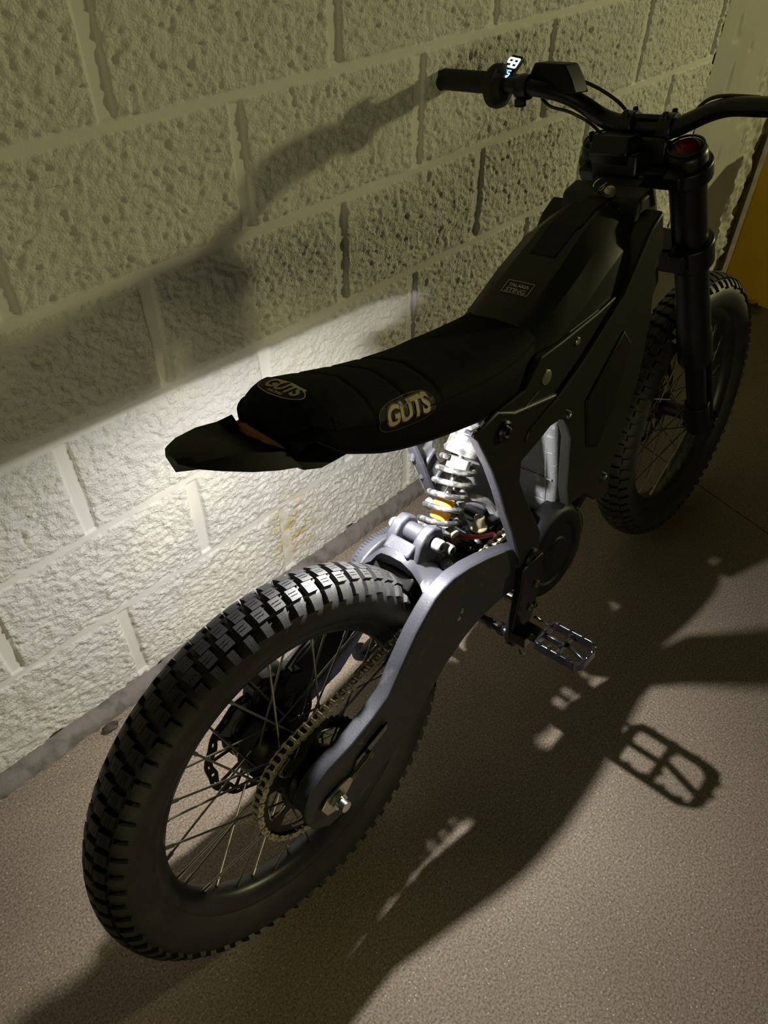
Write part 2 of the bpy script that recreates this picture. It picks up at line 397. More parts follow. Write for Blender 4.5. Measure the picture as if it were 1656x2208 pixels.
def sipe_shade(bm, c, th0, th1, s0, s1):  # black strips on the knob tops, painted groove shade instead of cut slits
    vs = []
    for th, s in ((th0, s0), (th1, s0), (th1, s1), (th0, s1)):
        a = s / .040; R_o = .0078
        r = .2755 + (.0360 + R_o) * math.cos(a); y = .0425 * math.sin(a) * .98 + R_o * math.sin(a)
        vs.append(bm.verts.new((c[0] + r * math.sin(th), c[1] + y, c[2] + r * math.cos(th))))
    bm.faces.new(vs)
def make_wheel(cx, front):
    c = Vector((cx, 0, RR))
    bm = NB()
    prof = [(.2436, .0262), (.2445, .0240), (.2380, .0225), (.2330, .0165), (.2265, .0140), (.2235, .0080), (.2235, -.0080), (.2265, -.0140), (.2330, -.0165), (.2380, -.0225), (.2445, -.0240), (.2436, -.0262),
            (.2385, -.0265), (.2290, -.0195), (.2215, -.0150), (.2180, -.0080), (.2175, 0), (.2180, .0080), (.2215, .0150), (.2290, .0195), (.2385, .0265)]
    lathe(bm, prof, c, seg=96, closed=True)
    w = P('wheel', bm, M_rim, ang=50)
    # tire
    bm = NB(); pr = []
    for a, r, y in [(0, .2405, .0240), (0, .246, .0290), (0, .256, .0375), (0, .268, .0420), (0, .2795, .0420), (0, .2900, .0385), (0, .2995, .0315), (0, .3065, .0220), (0, .3105, .0110)]:
        pr.append((r, y))
    prof = pr + [(.3115, 0)] + [(r, -y) for r, y in pr[::-1]] + [(.236, -.020), (.236, .020)]
    lathe(bm, prof, c, seg=120, closed=True)
    N = 72; dt = 2 * PI / N; bmx = NB()
    for k in range(N):
        t = k * dt
        g = .20 * dt
        for s0, s1, o in ((-.0083, .0083, 0), (.0083, .0242, .20), (-.0242, -.0083, -.20)):
            knob(bm, c, t + o * dt + g, t + (1 + o) * dt - g * .75, s0, s1, taper=.06)
            if k is not None:
                for f in (.38, .62): sipe_shade(bmx, c, t + (o + .28) * dt, t + (o + .72) * dt, s0 + (s1 - s0) * (f - .02), s0 + (s1 - s0) * (f + .02))
        for sg in (1, -1):
            a, b2 = (.0262, .0440) if k % 2 else (.0262, .0475)
            s0, s1 = (a, b2) if sg > 0 else (-b2, -a)
            knob(bm, c, t + .66 * dt + g * 1.3, t + 1.66 * dt - g * 1.3, s0, s1, h=.0060)
    tm = bpy.data.meshes.new('x'); bmx.to_mesh(tm); bmx.free(); n0 = len(bm.faces); bm.from_mesh(tm); bpy.data.meshes.remove(tm)
    bm.faces.ensure_lookup_table()
    for f_ in bm.faces[n0:]: f_.material_index = 1
    P('tire', bm, [M_rubber, M_gloss], w, ang=30)
    # hub
    bm = NB()
    if front: hp = [(.0, -.062), (.020, -.062), (.022, -.045), (.034, -.040), (.034, -.034), (.018, -.026), (.018, .026), (.034, .034), (.034, .040), (.024, .048), (.024, .066), (0, .066)]
    else: hp = [(.0, -.060), (.040, -.060), (.046, -.052), (.046, -.030), (.040, -.024), (.034, -.018), (.034, .018), (.042, .026), (.055, .030), (.058, .052), (.052, .062), (0, .062)]
    lathe(bm, hp, c, seg=40); P('hub', bm, M_dark, w)
    # spokes
    fr = .033 if front else .045
    base = None
    for i in range(36):
        side = 1 if i % 2 else -1; k = i // 2; cross = 1 if k % 2 else -1
        ar = 2 * PI * i / 36 + .05
        ah = ar + cross * (.95 if not front else 1.05)
        hy = side * (.034 if front else (.030 if side > 0 else .032)); off = .003 * (1 if (k // 1) % 2 else -1)
        p0 = Vector((cx + fr * math.sin(ah), hy + off, RR + fr * math.cos(ah)))
        p1 = Vector((cx + .2200 * math.sin(ar), side * .004, RR + .2200 * math.cos(ar)))
        bm = NB(); cyl(bm, p0, p1, .0017, 8); d = (p1 - p0).normalized(); cyl(bm, p1 - d * .016, p1, .0030, 8)
        P('spoke', bm, M_spoke, w)
    # brake disc
    bm = NB(); R1, R0, dy = (.105, .088, .068) if not front else (.102, .086, .060)
    n = 144; rings = []
    for k in range(n):
        a = 2 * PI * k / n; wo = R1 - .0016 * (1 + math.cos(12 * a)); wi = R0 - .0028 * math.cos(12 * a)
        d = Vector((math.sin(a), 0, math.cos(a)))
        rings.append([c + d * wi + Vector((0, dy, 0)), c + d * wo + Vector((0, dy, 0)), c + d * wo + Vector((0, dy + .0022, 0)), c + d * wi + Vector((0, dy + .0022, 0))])
    ringA = [[q[1] - (q[1] - q[0]).normalized() * .0058, q[1], q[2], q[2] - (q[1] - q[0]).normalized() * .0058] for q in rings]
    ringB = [[q[0], q[0] + (q[1] - q[0]).normalized() * .0058, q[3] + (q[1] - q[0]).normalized() * .0058, q[3]] for q in rings]
    loft(bm, ringA, loop=True, cap=False); loft(bm, ringB, loop=True, cap=False)
    for k in range(30):
        a = 2 * PI * k / 30; rr = (R1 + R0) / 2 - .001
        box(bm, c + Vector((math.sin(a) * rr, dy + .0011, math.cos(a) * rr)), (.0125, .0021, .0085), Matrix.Rotation(a, 3, 'Y'))
    for k in range(6):
        a = 2 * PI * k / 6
        for b in (.22, -.22):
            d0 = Vector((math.sin(a), 0, math.cos(a))); d1 = Vector((math.sin(a + b), 0, math.cos(a + b)))
            p0 = c + d0 * .035; p1 = c + d1 * (R0 + .002); mid = (p0 + p1) / 2; L = (p1 - p0).length; dd = (p1 - p0).normalized()
            rot = Matrix((dd, Vector((0, 1, 0)), dd.cross(Vector((0, 1, 0))))).transposed()
            box(bm, mid + Vector((0, dy + .0011, 0)), (L, .0022, .0055), rot)
    lathe(bm, [(.030, dy - .006), (.046, dy - .006), (.046, dy + .003), (.030, dy + .003)], c, seg=36, closed=True)
    P('brake_disc', bm, M_dark, w, smooth=False)
    return w

rear = make_wheel(0.0, False)
front = make_wheel(1.228, True)

# rear sprocket (under the wheel) and drive chain
SP = Vector((0, -.047, RR)); FS = Vector((.498, -.047, .436))
bm = NB(); nt_ = 48; R_ = .0971; rings = []
for k in range(nt_ * 4):
    a = 2 * PI * k / (nt_ * 4); ro = R_ + (.0035, .001, -.0032, .001)[k % 4]; d = Vector((math.sin(a), 0, math.cos(a)))
    rings.append([SP + d * .082 + Vector((0, -.0025, 0)), SP + d * ro + Vector((0, -.0022, 0)), SP + d * ro + Vector((0, .0022, 0)), SP + d * .082 + Vector((0, .0025, 0))])
loft(bm, rings, loop=True, cap=False)
for k in range(6):
    a = 2 * PI * (k + .2) / 6
    pts = [(.040, -.28), (.062, -.10), (.084, -.20), (.084, .20), (.062, .06), (.040, .28)]
    vs = []
    for sgn in (-.0028, .0028):
        vs.append([bm.verts.new(SP + Vector((math.sin(a + b) * r, sgn, math.cos(a + b) * r))) for r, b in pts])
    bm.faces.new(vs[0]); bm.faces.new(vs[1][::-1])
    for i in range(6): bm.faces.new((vs[0][i], vs[1][i], vs[1][(i + 1) % 6], vs[0][(i + 1) % 6]))
lathe(bm, [(.020, -.004), (.052, -.004), (.052, .004), (.020, .004)], SP, seg=40, closed=True)
spo = P('sprocket', bm, M_spr, rear, smooth=False)
for k in range(6):       # machined bright edges of the cut-outs
    a = 2 * PI * (k + .7) / 6
    def q(r, b): return SP + Vector((math.sin(a + b) * r, -.0034, math.cos(a + b) * r))
    bm = NB(); tube(bm, [q(.054, -.30), q(.066, -.36), q(.081, -.30), q(.0815, 0.0)], .0014, 6, 4); P('sprocket_edge', bm, M_spredge, rear, smooth=True)


def chain_path(step):
    d = FS - SP; D = math.hypot(d.x, d.z); b = math.atan2(d.z, d.x); rf = .0287; R = R_
    g = math.acos((R - rf) / D)
    a1, a2 = b + g, b - g                     # tangent angles (from +X toward +Z)
    def on(c, r, a): return Vector((c.x + r * math.cos(a), -.047, c.z + r * math.sin(a)))
    pts = []
    t0, t1 = on(SP, R, a1), on(FS, rf, a1)
    n = 60
    for i in range(n): pts.append(t0.lerp(t1, i / n))
    for i in range(30): pts.append(on(FS, rf, a1 + (a2 - a1) * i / 30))
    b0, b1 = on(FS, rf, a2), on(SP, R, a2)
    for i in range(n):
        p = b0.lerp(b1, i / n); p.z -= .010 * math.sin(PI * i / n); pts.append(p)
    for i in range(120): pts.append(on(SP, R, a2 + (a1 - 2 * PI - a2) * i / 120))
    L = [0]
    for i in range(len(pts)): L.append(L[-1] + (pts[(i + 1) % len(pts)] - pts[i]).length)
    tot = L[-1]; n = int(round(tot / step)); n -= n % 2; out = []; j = 0
    for k in range(n):
        s = tot * k / n
        while L[j + 1] < s: j += 1
        out.append(pts[j].lerp(pts[(j + 1) % len(pts)], (s - L[j]) / (L[j + 1] - L[j])))
    return out
cp = chain_path(.0127)
bm = NB(); bmr = NB()
for i, p in enumerate(cp):
    qn = cp[(i + 1) % len(cp)]; d = (qn - p); mid = (p + qn) / 2; x = d.normalized(); z = x.cross(Vector((0, 1, 0)))
    cyl(bmr, p + Vector((0, -.0055, 0)), p + Vector((0, .0055, 0)), .0039, 10)
    yo = .0062 if i % 2 else .0046
    for sg in (1, -1):
        A = []; 
        for cc, s in ((p, -1), (qn, 1)):
            for t in range(-2, 3):
                ang = t * PI / 4
                A.append(cc + x * (s * .0055 * math.cos(ang)) + z * (s * .0055 * math.sin(ang)))
        mids = [(5, -1), (0, 1)]
        prof = A[:5] + [mid - z * (-.0036) * 1] + A[5:] + [mid - z * .0036]
        # order the outline by angle about the link centre
        prof = sorted(prof, key=lambda v: math.atan2((v - mid).dot(z), (v - mid).dot(x)))
        a = [bm.verts.new(v + Vector((0, sg * yo, 0))) for v in prof]; b = [bm.verts.new(v + Vector((0, sg * (yo + .0013), 0))) for v in prof]
        bm.faces.new(a); bm.faces.new(b[::-1])
        for k in range(len(prof)): bm.faces.new((a[k], b[k], b[(k + 1) % len(prof)], a[(k + 1) % len(prof)]))
    if i % 2: 
        cyl(bmr, p + Vector((0, -.0083, 0)), p + Vector((0, .0083, 0)), .0018, 8); cyl(bmr, qn + Vector((0, -.0083, 0)), qn + Vector((0, .0083, 0)), .0018, 8)
ch = P('chain', bm, M_gold, smooth=False)
P('chain_rollers', bmr, M_rollers, ch)
bm = NB(); lathe(bm, [(.0, -.006), (.025, -.006), (.025, .006), (0, .006)], FS, seg=28); P('drive_sprocket', bm, M_dark)

# rear axle, adjuster
bm = NB(); cyl(bm, (0, -.112, RR), (0, .112, RR), .008); P('axle', bm, M_steel)
bm = NB(); hexb(bm, (0, -.112, RR), (0, -.104, RR), .0135); cyl(bm, (0, -.124, RR), (0, -.110, RR), .0085, 24); cyl(bm, (0, -.1035, RR), (0, -.102, RR), .017, 24)
P('axle_nut', bm, M_steel)
bm = NB()
o8 = [(-.026, -.010), (-.014, -.020), (.020, -.012), (.036, -.004), (.036, .004), (.020, .014), (-.010, .020), (-.026, .012)]
ca, sa = math.cos(.30), math.sin(.30)
prism(bm, [(x * ca - z * sa, RR + x * sa + z * ca) for x, z in o8], -.1035, -.1000)
P('chain_adjuster', bm, M_spredge, bevel=.001)
bm = NB(); d = Vector((ca, 0, sa)); s = Vector((0, -.102, RR)) + d * .034
cyl(bm, s, s + d * .040, .0022, 8); hexb(bm, s + d * .002, s + d * .010, .0055); hexb(bm, s + d * .040, s + d * .047, .006)
P('adjuster_bolt', bm, M_spredge)

# swingarm: two arms, yoke with shock clevis
armR = [(-.052, .345), (-.035, .372), (.0, .386), (.049, .390), (.095, .397), (.133, .407), (.165, .436), (.208, .473), (.235, .493), (.255, .506), (.273, .512), (.299, .515), (.338, .509), (.38, .497), (.43, .478), (.475, .455), (.495, .42), (.48, .388), (.455, .374), (.405, .380), (.364, .380), (.325, .374), (.298, .362), (.268, .350), (.245, .334), (.215, .312), (.180, .288), (.118, .272), (.03, .262), (-.02, .266), (-.045, .290), (-.055, .32)]
def spread(bm, s):
    for v in bm.verts: v.co.y += s * .012 * min(1, max(0, (.20 - v.co.x) / .16))
topn = 17        # the first 17 outline points run along the upper edge
def arm_bm(s):
    bm = NB(); prism(bm, armR, s * .087, s * .079)
    up_ = armR[:topn]; dn = [(x, z - .014) for x, z in up_]
    prism(bm, up_ + dn[::-1], s * .0865, s * .061)
    prism(bm, [(-.05, .33), (-.02, .375), (.05, .385), (.09, .35), (.05, .285), (-.02, .272), (-.045, .295)], s * .086, s * .064)
    spread(bm, s); return bm
arm = P('swingarm', arm_bm(-1), M_alu, bevel=.005, seg=4, ang=50)
P('swingarm', arm_bm(1), M_alu, bevel=.005, seg=4, ang=50)
bm = NB(); prism(bm, [(.04, .335), (.115, .355), (.118, .368), (.05, .352)], -.1002, -.096); P('adjuster_slot', bm, M_gloss, arm, bevel=.001)
bm = NB()
sec = [(-.084, .240, .490, .38, .490), (-.066, .252, .504, .352, .490), (-.050, .262, .508, .336, .492), (-.036, .262, .526, .330, .500), (-.020, .258, .541, .325, .508), (.0, .256, .544, .322, .511),
       (.020, .256, .540, .325, .507), (.036, .260, .524, .330, .500), (.050, .258, .505, .336, .490), (.066, .248, .496, .352, .488), (.084, .238, .485, .38, .480)]
rings = []
for y, xr, zr, xf, zf in sec:
    th = .022
    rings.append([(xr, y, zr), (xr + .010, y, zr + .006), ((xr + xf) / 2, y, (zr + zf) / 2 + .008), (xf - .008, y, zf + .004), (xf, y, zf - .004), (xf, y, zf - th), ((xr + xf) / 2, y, (zr + zf) / 2 - th - .004), (xr + .004, y, zr - th)])
loft(bm, rings); P('yoke', bm, M_alu, arm, ang=50)
bm = NB()
for y in (-.026, .026):
    prism(bm, [(.272, .525), (.286, .556), (.303, .570), (.322, .572), (.338, .560), (.342, .540), (.335, .520), (.325, .505), (.285, .510)], y - .009, y + .009)
box(bm, (.284, 0, .536), (.026, .052, .036), Matrix.Rotation(-.5, 3, 'Y'))
lathe(bm, [(.0, -.018), (.015, -.018), (.015, .018), (0, .018)], (.316, 0, .548), (0, 1, 0), 28)
box(bm, (.335, 0, .528), (.05, .03, .016), Matrix.Rotation(.9, 3, 'Y'))
P('shock_clevis', bm, M_alu, arm, bevel=.004, seg=3, ang=50)
for k, (x, y, z) in enumerate(((.325, -.050, .492), (.325, .048, .490))):
    bm = NB(); lathe(bm, [(.0, .0045), (.003, .0045), (.0036, .0035), (.009, .0035), (.0095, 0), (.0, -.004)], (x, y, z + .012), (-.25, 0, 1), 20); P('yoke_screw', bm, M_dust, arm)
bm = NB()       # weld beads where the yoke meets the arm on the wall side
for k in range(18):
    t = k / 17; lathe(bm, [(.0, -.003), (.006, -.002), (.0075, .0), (.006, .002), (0, .003)], (.232 + .10 * t, .074 + .006 * math.sin(3 * t), .490 + .036 * math.sin(PI * (t * .55 + .1)) - .015), (.9, .1, .35), 12)
P('weld_bead', bm, M_alu, arm)
bm = NB(); prism(bm, [(.245, .50), (.262, .515), (.330, .475), (.405, .445), (.405, .40), (.32, .42), (.27, .45)], -.040, .040); P('mud_guard', bm, M_plastic, bevel=.003)
# two small steel heads on the swingarm side
for x, z in ((.302, .428), (.310, .438)):
    bm = NB(); lathe(bm, [(0, -.0025), (.004, -.002), (.0045, 0), (0, .002)], (x, -.088, z), (0, 1, 0), 12); P('guard_screw', bm, M_steel, arm)

# shock absorber
A = Vector((.345, 0.004, .500)); B = Vector((.475, .004, .678)); ax = (B - A).normalized(); LL = (B - A).length
def sh(t): return A + ax * (LL * t)
bm = NB(); lathe(bm, [(.0, -.026), (.0145, -.026), (.0165, -.020), (.0165, .020), (.0145, .026), (0, .026)], A, (0, 1, 0), 28)
tube(bm, [sh(.02), sh(.16)], .013, 16); shock = P('shock_absorber', bm, M_dirtymetal)
bm = NB(); lathe(bm, [(.0, 0), (.030, 0), (.031, .004), (.028, .008), (.0, .010)], sh(.13), ax, 36); P('spring_seat', bm, M_spring, shock)
bm = NB(); u = ax.orthogonal().normalized(); w = ax.cross(u); pts = []
turns = 5.2; n = 200
for i in range(n + 1):
    t = i / n; a = t * turns * 2 * PI + 1.0; r = .0285
    hgt = .17 + (t ** .92) * .50
    pts.append(sh(hgt) + r * (math.cos(a) * u + math.sin(a) * w))
tube(bm, pts, .0048, 10); P('coil_spring', bm, M_spring, shock)
bm = NB(); tube(bm, [sh(.12), sh(.82)], .0052, 14); P('damper_rod', bm, M_steel, shock)
bm = NB(); lathe(bm, [(.0, 0), (.015, 0), (.0175, .008), (.015, .016), (.0175, .024), (.0145, .034), (0, .036)], sh(.22), ax, 28); P('bump_stop', bm, M_yellowp, shock)
bm = NB(); lathe(bm, [(.0, 0), (.0185, 0), (.0185, .018), (.0, .018)], sh(.60), ax, 32); P('preload_collar', bm, M_white, shock)
bm = NB(); lathe(bm, [(.0, 0), (.030, 0), (.032, .006), (.029, .010), (.027, .040), (.026, .064), (0, .064)], sh(.71), ax, 36); P('shock_body', bm, M_dirtymetal, shock)
for y, x, z, r in ((-.037, .316, .546, .0105), (.037, .316, .546, .0105), (-.030, .347, .513, .0095)):
    s = 1 if y > 0 else -1; bm = NB()
    lathe(bm, [(.0, 0), (r, 0), (r, .012), (r * .8, .015), (r * .55, .015), (r * .5, .010), (0, .010)], (x, y, z), (0, s, 0), 24); P('shock_bolt', bm, M_dirtymetal)
bm = NB(); hexb(bm, (.375, .030, .560), (.378, .006, .553), .009); cyl(bm, (.372, -.030, .522), (.376, -.008, .530), .008); P('linkage_bolt', bm, M_dust)
bm = NB(); tube(bm, [(.405, -.010, .562), (.425, -.024, .560), (.445, -.036, .545), (.452, -.044, .525)], .0070, 10, 5); P('rubber_boot', bm, M_dust)
bm = NB(); lathe(bm, [(.0, .022), (.008, .022), (.009, .019), (.009, .002), (.014, .0), (.014, -.003), (0, -.003)], (.432, -.030, .500), (0, -.1, 1), 20); P('filler_cap', bm, mat('aged_brass', (.30, .26, .17), .5, .7, .3, 90))

# motor, gearbox and the lit cast case in front of the shock
bm = NB(); lathe(bm, [(.0, -.036), (.020, -.036), (.030, -.034), (.056, -.034), (.066, -.028), (.070, -.018), (.070, .05), (.060, .060), (0, .060)], (.470, 0, .405), (0, 1, 0), 56)
box(bm, (.47, 0, .36), (.16, .10, .08)); motor = P('motor', bm, M_gloss, bevel=.004)
bm = NB()
for r in (.034, .038): lathe(bm, [(r, -.0385), (r + .0016, -.0400), (r + .0016, -.034), (r, -.034)], (.498, 0, .436), (0, 1, 0), 40, closed=True)
P('seal_ring', bm, M_dark, motor)
bm = NB(); tube(bm, [(.40, -.005, .49), (.42, -.03, .485), (.455, -.044, .475)], .004, 8, 5); tube(bm, [(.385, .0, .50), (.40, .004, .47), (.41, .01, .43)], .003, 8, 5); P('motor_cable', bm, mat('red_cable', (.25, .02, .02), .5), motor)

bm = NB()       # battery case: a tall casting with ribs
prism(bm, [(.560, .715), (.595, .640), (.603, .500), (.598, .430), (.615, .412), (.72, .43), (.80, .56), (.84, .72), (.79, .80), (.62, .745)], -.064, .064)
case = P('battery_case', bm, M_cast, bevel=.008, seg=3)
bm = NB()
for z in (.455, .505, .560): box(bm, (.601, 0, z), (.004, .118, .0035))
box(bm, (.601, -.046, .53), (.005, .004, .20)); P('case_rib', bm, M_cast, case, bevel=.001)
bm = NB(); lathe(bm, [(0, .004), (.004, .004), (.0045, .002), (.008, .002), (.008, -.002), (0, -.002)], (.598, -.048, .437), (-1, 0, 0), 18); P('case_screw', bm, M_dirtymetal, case)
bm = NB(); prism(bm, [(.43, .715), (.50, .700), (.535, .60), (.535, .47), (.505, .455), (.500, .53), (.480, .62), (.45, .68)], -.018, .060); P('inner_fender', bm, mat('scuffed_grey_plastic', (.10, .102, .11), .5, 0, .2, 30, .3, 200), bevel=.004)
bm = NB(); box(bm, (.485, -.040, .520), (.018, .040, .010), Matrix.Rotation(.5, 3, 'X')); box(bm, (.492, -.047, .515), (.016, .018, .014), Matrix.Rotation(.5, 3, 'X')); P('connector', bm, M_dust, bevel=.002)

# frame: struts, rails, side plates
strut = [(.345, .742), (.357, .728), (.386, .665), (.405, .612), (.418, .568), (.438, .510), (.452, .456), (.458, .41), (.500, .385), (.512, .42), (.515, .466), (.490, .520), (.462, .585), (.454, .608), (.458, .640), (.500, .652), (.56, .672), (.555, .712), (.44, .735), (.40, .755)]
for s in (-1, 1):
    sx0 = 0 if s < 0 else -.008; yo_ = .096 if s < 0 else .080; strut_s = [(x + sx0 + (.020 if s > 0 and z > .72 and x < .36 else 0), z) for x, z in strut]
    bm = NB(); prism(bm, strut_s, s * yo_, s * (yo_ - .010))
    st = P('frame_strut', bm, M_frame if s < 0 else M_dust, bevel=.004, seg=3)
    bm = NB(); ed = [(x + sx0, z) for x, z in [(.345, .742), (.357, .728), (.386, .665), (.405, .612), (.418, .568), (.438, .510), (.452, .456), (.456, .42)]]
    up = [(x + .008, z + .004) for x, z in ed]
    prism(bm, ed + up[::-1], s * (yo_ - .004), s * (yo_ - (.020 if s < 0 else .024))); P('strut_flange', bm, M_alu, st, bevel=.002)
    bm = NB()
    if s > 0:
        for z0 in (.500, .545, .590, .635, .680):
            xx = .432 - (z0 - .5) * .40
            tube(bm, [(xx + .012, .068, z0 - .018), (xx + .022, .066, z0 + .004), (xx + .048, .068, z0 + .018)], .0045, 8, 4)
        P('strut_rib', bm, M_alu, st)
for x, z, r in ((.412, .718, .016), (.488, .425, .020)):
    bm = NB(); lathe(bm, [(0, -.002), (r * .3, -.002), (r * .34, .003), (r * .8, .004), (r, .001), (r, -.004), (0, -.004)], (x, -.098, z), (0, -1, 0), 28); P('pivot_bolt', bm, M_dark)
bm = NB(); lathe(bm, [(.006, .005), (.0085, .006), (.0085, .0), (.006, .0)], (.412, -.098, .718), (0, -1, 0), 24, closed=True); P('bolt_ring', bm, M_steel)
# kinked lower piece of the rail catching the light
bm = NB(); prism(bm, [(.425, .655), (.432, .668), (.470, .690), (.530, .728), (.56, .735), (.545, .700), (.478, .655)], -.090, -.062); P('frame_gusset', bm, M_alu, bevel=.004)
rail = [(.820, .905), (.785, .885), (.72, .808), (.61, .742), (.545, .712), (.470, .690), (.462, .672), (.545, .665), (.62, .690), (.73, .745), (.790, .800), (.835, .84)]
plate = [(.545, .668), (.62, .692), (.73, .748), (.800, .815), (.835, .84), (.842, .72), (.825, .62), (.785, .52), (.752, .455), (.750, .395), (.700, .415), (.66, .455), (.61, .455), (.600, .50), (.602, .60), (.585, .645)]
recess = [(.640, .655), (.745, .735), (.775, .70), (.735, .60), (.690, .54), (.655, .56)]
for s in (-1, 1):
    bm = NB(); prism(bm, rail, s * .100, s * .066); P('frame_rail', bm, M_tank, bevel=.005, seg=3)
    bm = NB(); prism(bm, plate, s * .090, s * .070); pl = P('frame_side_plate', bm, M_tank, bevel=.004, seg=3)
    bm = NB(); prism(bm, recess, s * .0935, s * .088); P('battery_door', bm, M_plastic, pl, bevel=.004)
    for x, z in ((.726, .455), (.588, .655)):
        bm = NB(); lathe(bm, [(0, .001), (.003, .001), (.0035, .004), (.0065, .003), (.0065, -.002), (0, -.002)], (x, s * .0915, z), (0, s, 0), 16); P('plate_screw', bm, M_steel, pl)
bm = NB(); tube(bm, [(.655, -.060, .455), (.690, -.064, .435), (.715, -.066, .425)], .016, 18); tube(bm, [(.64, -.05, .47), (.655, -.06, .455)], .020, 18); P('cable_sleeve', bm, M_tank)
bm = NB(); prism(bm, [(.56, .40), (.62, .33), (.70, .36), (.76, .40), (.80, .50), (.86, .66), (.84, .70), (.76, .52), (.70, .44)], -.055, .055); P('skid_plate', bm, M_plastic, bevel=.004)
# belt cover on the near side
bm = NB(); c = (.578, -.070, .368)
lathe(bm, [(0, .020), (.030, .020), (.034, .016), (.060, .016), (.064, .019), (.082, .019), (.088, .015), (.094, .004), (.094, -.02), (0, -.02)], c, (0, -1, 0), 64)
prism(bm, [(.50, .33), (.545, .40), (.60, .44), (.60, .28), (.55, .285)], -.080, -.055)
bc = P('belt_cover', bm, M_plastic, bevel=.002)
bm = NB()
for k in range(34):
    a = -.95 + k * .052; r = .0915
    box(bm, (c[0] + r * math.cos(a), -.0865, c[2] + r * math.sin(a)), (.0018, .004, .0030), Matrix.Rotation(-a, 3, 'Y'))
P('cover_teeth', bm, M_spredge, bc, smooth=False)

# seat
def ring_sec(x, w, zt, zb, rows=None, flare=1.0):
    hw = [(0.0, zt), (.45, zt - .0015), (.75, zt - .007), (.92, zt - .017), (1.0, zt - .032), (1.0 * flare, (zt + zb) / 2), (1.0 * flare, zb + .004), (.95 * flare, zb), (.88, zb + .004), (.78, min(zb + .030, zt - .020) if zt - zb > .03 else zb)]
    R = [(x, w * a, z) for a, z in hw]; Lh = [(x, -w * a, z) for a, z in hw[::-1][:-1]]
    return R + [(x, 0, min(zb + .032, zt - .018) if zt - zb > .03 else zb)] + Lh
ss = [(.088, .046, .862, .852), (.096, .056, .876, .850), (.112, .064, .886, .845), (.128, .069, .888, .828), (.140, .071, .888, .819), (.165, .074, .883, .806), (.20, .078, .872, .790), (.25, .082, .857, .775), (.30, .085, .844, .764), (.36, .087, .832, .752), (.42, .087, .824, .742),
      (.48, .083, .820, .738), (.53, .073, .822, .745), (.565, .062, .830, .760), (.590, .045, .836, .790), (.600, .028, .838, .800)]
def cr(arr, k):
    V = catmull([(a[0], a[1], a[2]) for a in arr], k); Wv = catmull([(a[0], a[3], 0) for a in arr], k)
    return [(v.x, v.y, v.z, u.y) for v, u in zip(V, Wv)]
S2 = cr(ss, 4)
def pleat(x):
    return -.0022 * sum(math.exp(-((x - q) / .0035) ** 2) for q in (.205, .262, .318))
bm = NB(); S3 = []
xs_ = sorted(set([round(q + d, 4) for q in (.205, .262, .318) for d in (-.008, -.004, -.002, 0, .002, .004, .008)]))
import bisect
SX = [s[0] for s in S2]
def s_at(x):
    i = min(max(bisect.bisect(SX, x) - 1, 0), len(SX) - 2); t = (x - SX[i]) / max(1e-6, SX[i + 1] - SX[i])
    return tuple(S2[i][k] * (1 - t) + S2[i + 1][k] * t for k in range(4))
allx = sorted(SX + xs_)
rings = []
for x in allx:
    _, w, zt, zb = s_at(x); r = ring_sec(x, w, zt, zb)
    pz = pleat(x); n = len(r); rr = []
    for i, p in enumerate(r):
        k = min(i, n - i) if i else 0
        f = 1.0 if k <= 3 else 0
        # pleats bow rearward at the sides
        rr.append((p[0] - .35 * abs(p[1]) * (0 if k > 4 else .6) * (1 if .15 < p[0] < .4 else 0), p[1], p[2] + pz * f))
    rings.append(rr)
loft(bm, rings); seat_bvh = None
seat = P('seat', bm, M_seat, ang=60)
bm = NB(); bm.from_mesh(seat.data); seat_bvh = BVHTree.FromBMesh(bm); bm.free()
bm = NB()       # piping along the lower hem and the front panel seam
hem = [(x, -(s_at(x)[1] + .0008), s_at(x)[3] + .004) for x in np.linspace(.11, .56, 40)]
tube(bm, hem, .0018, 6); tube(bm, [(x, -y, z) for x, y, z in hem], .0018, 6); P('seat_piping', bm, M_seat, seat)
bm = NB()
for s in (-1, 1):
    pts = []
    for x in np.linspace(.27, .575, 24):
        _, w, zt, zb = s_at(x); pts.append((x, s * w * (1.0 - .12 * (x - .27) / .3), zt - .030 + .012 * (x - .27) / .3))
    pr = []
    for p in pts:
        h = seat_bvh.find_nearest(Vector(p)); pr.append(h[0] + h[1] * .0003)
    tube(bm, pr, .0012, 6)
P('seat_seam', bm, M_seat, seat)
# torn rear edge showing foam
bm = NB(); rings = []
rnd = random.Random(3)
for i in range(26):
    t = i / 25; y = .052 - .099 * t; z = .8465 - .005 * t
    h = (.0075 if t > .04 else .003) * (1 - .75 * t) * (.75 + .5 * rnd.random())
    x = .083 + .012 * t * t
    rings.append([(x + .02, y, z + h), (x - .002, y, z + h * .9), (x - .004 - .002 * rnd.random(), y, z), (x - .002, y, z - h * .9), (x + .02, y, z - h)])
loft(bm, rings); P('torn_foam', bm, M_foam, seat)
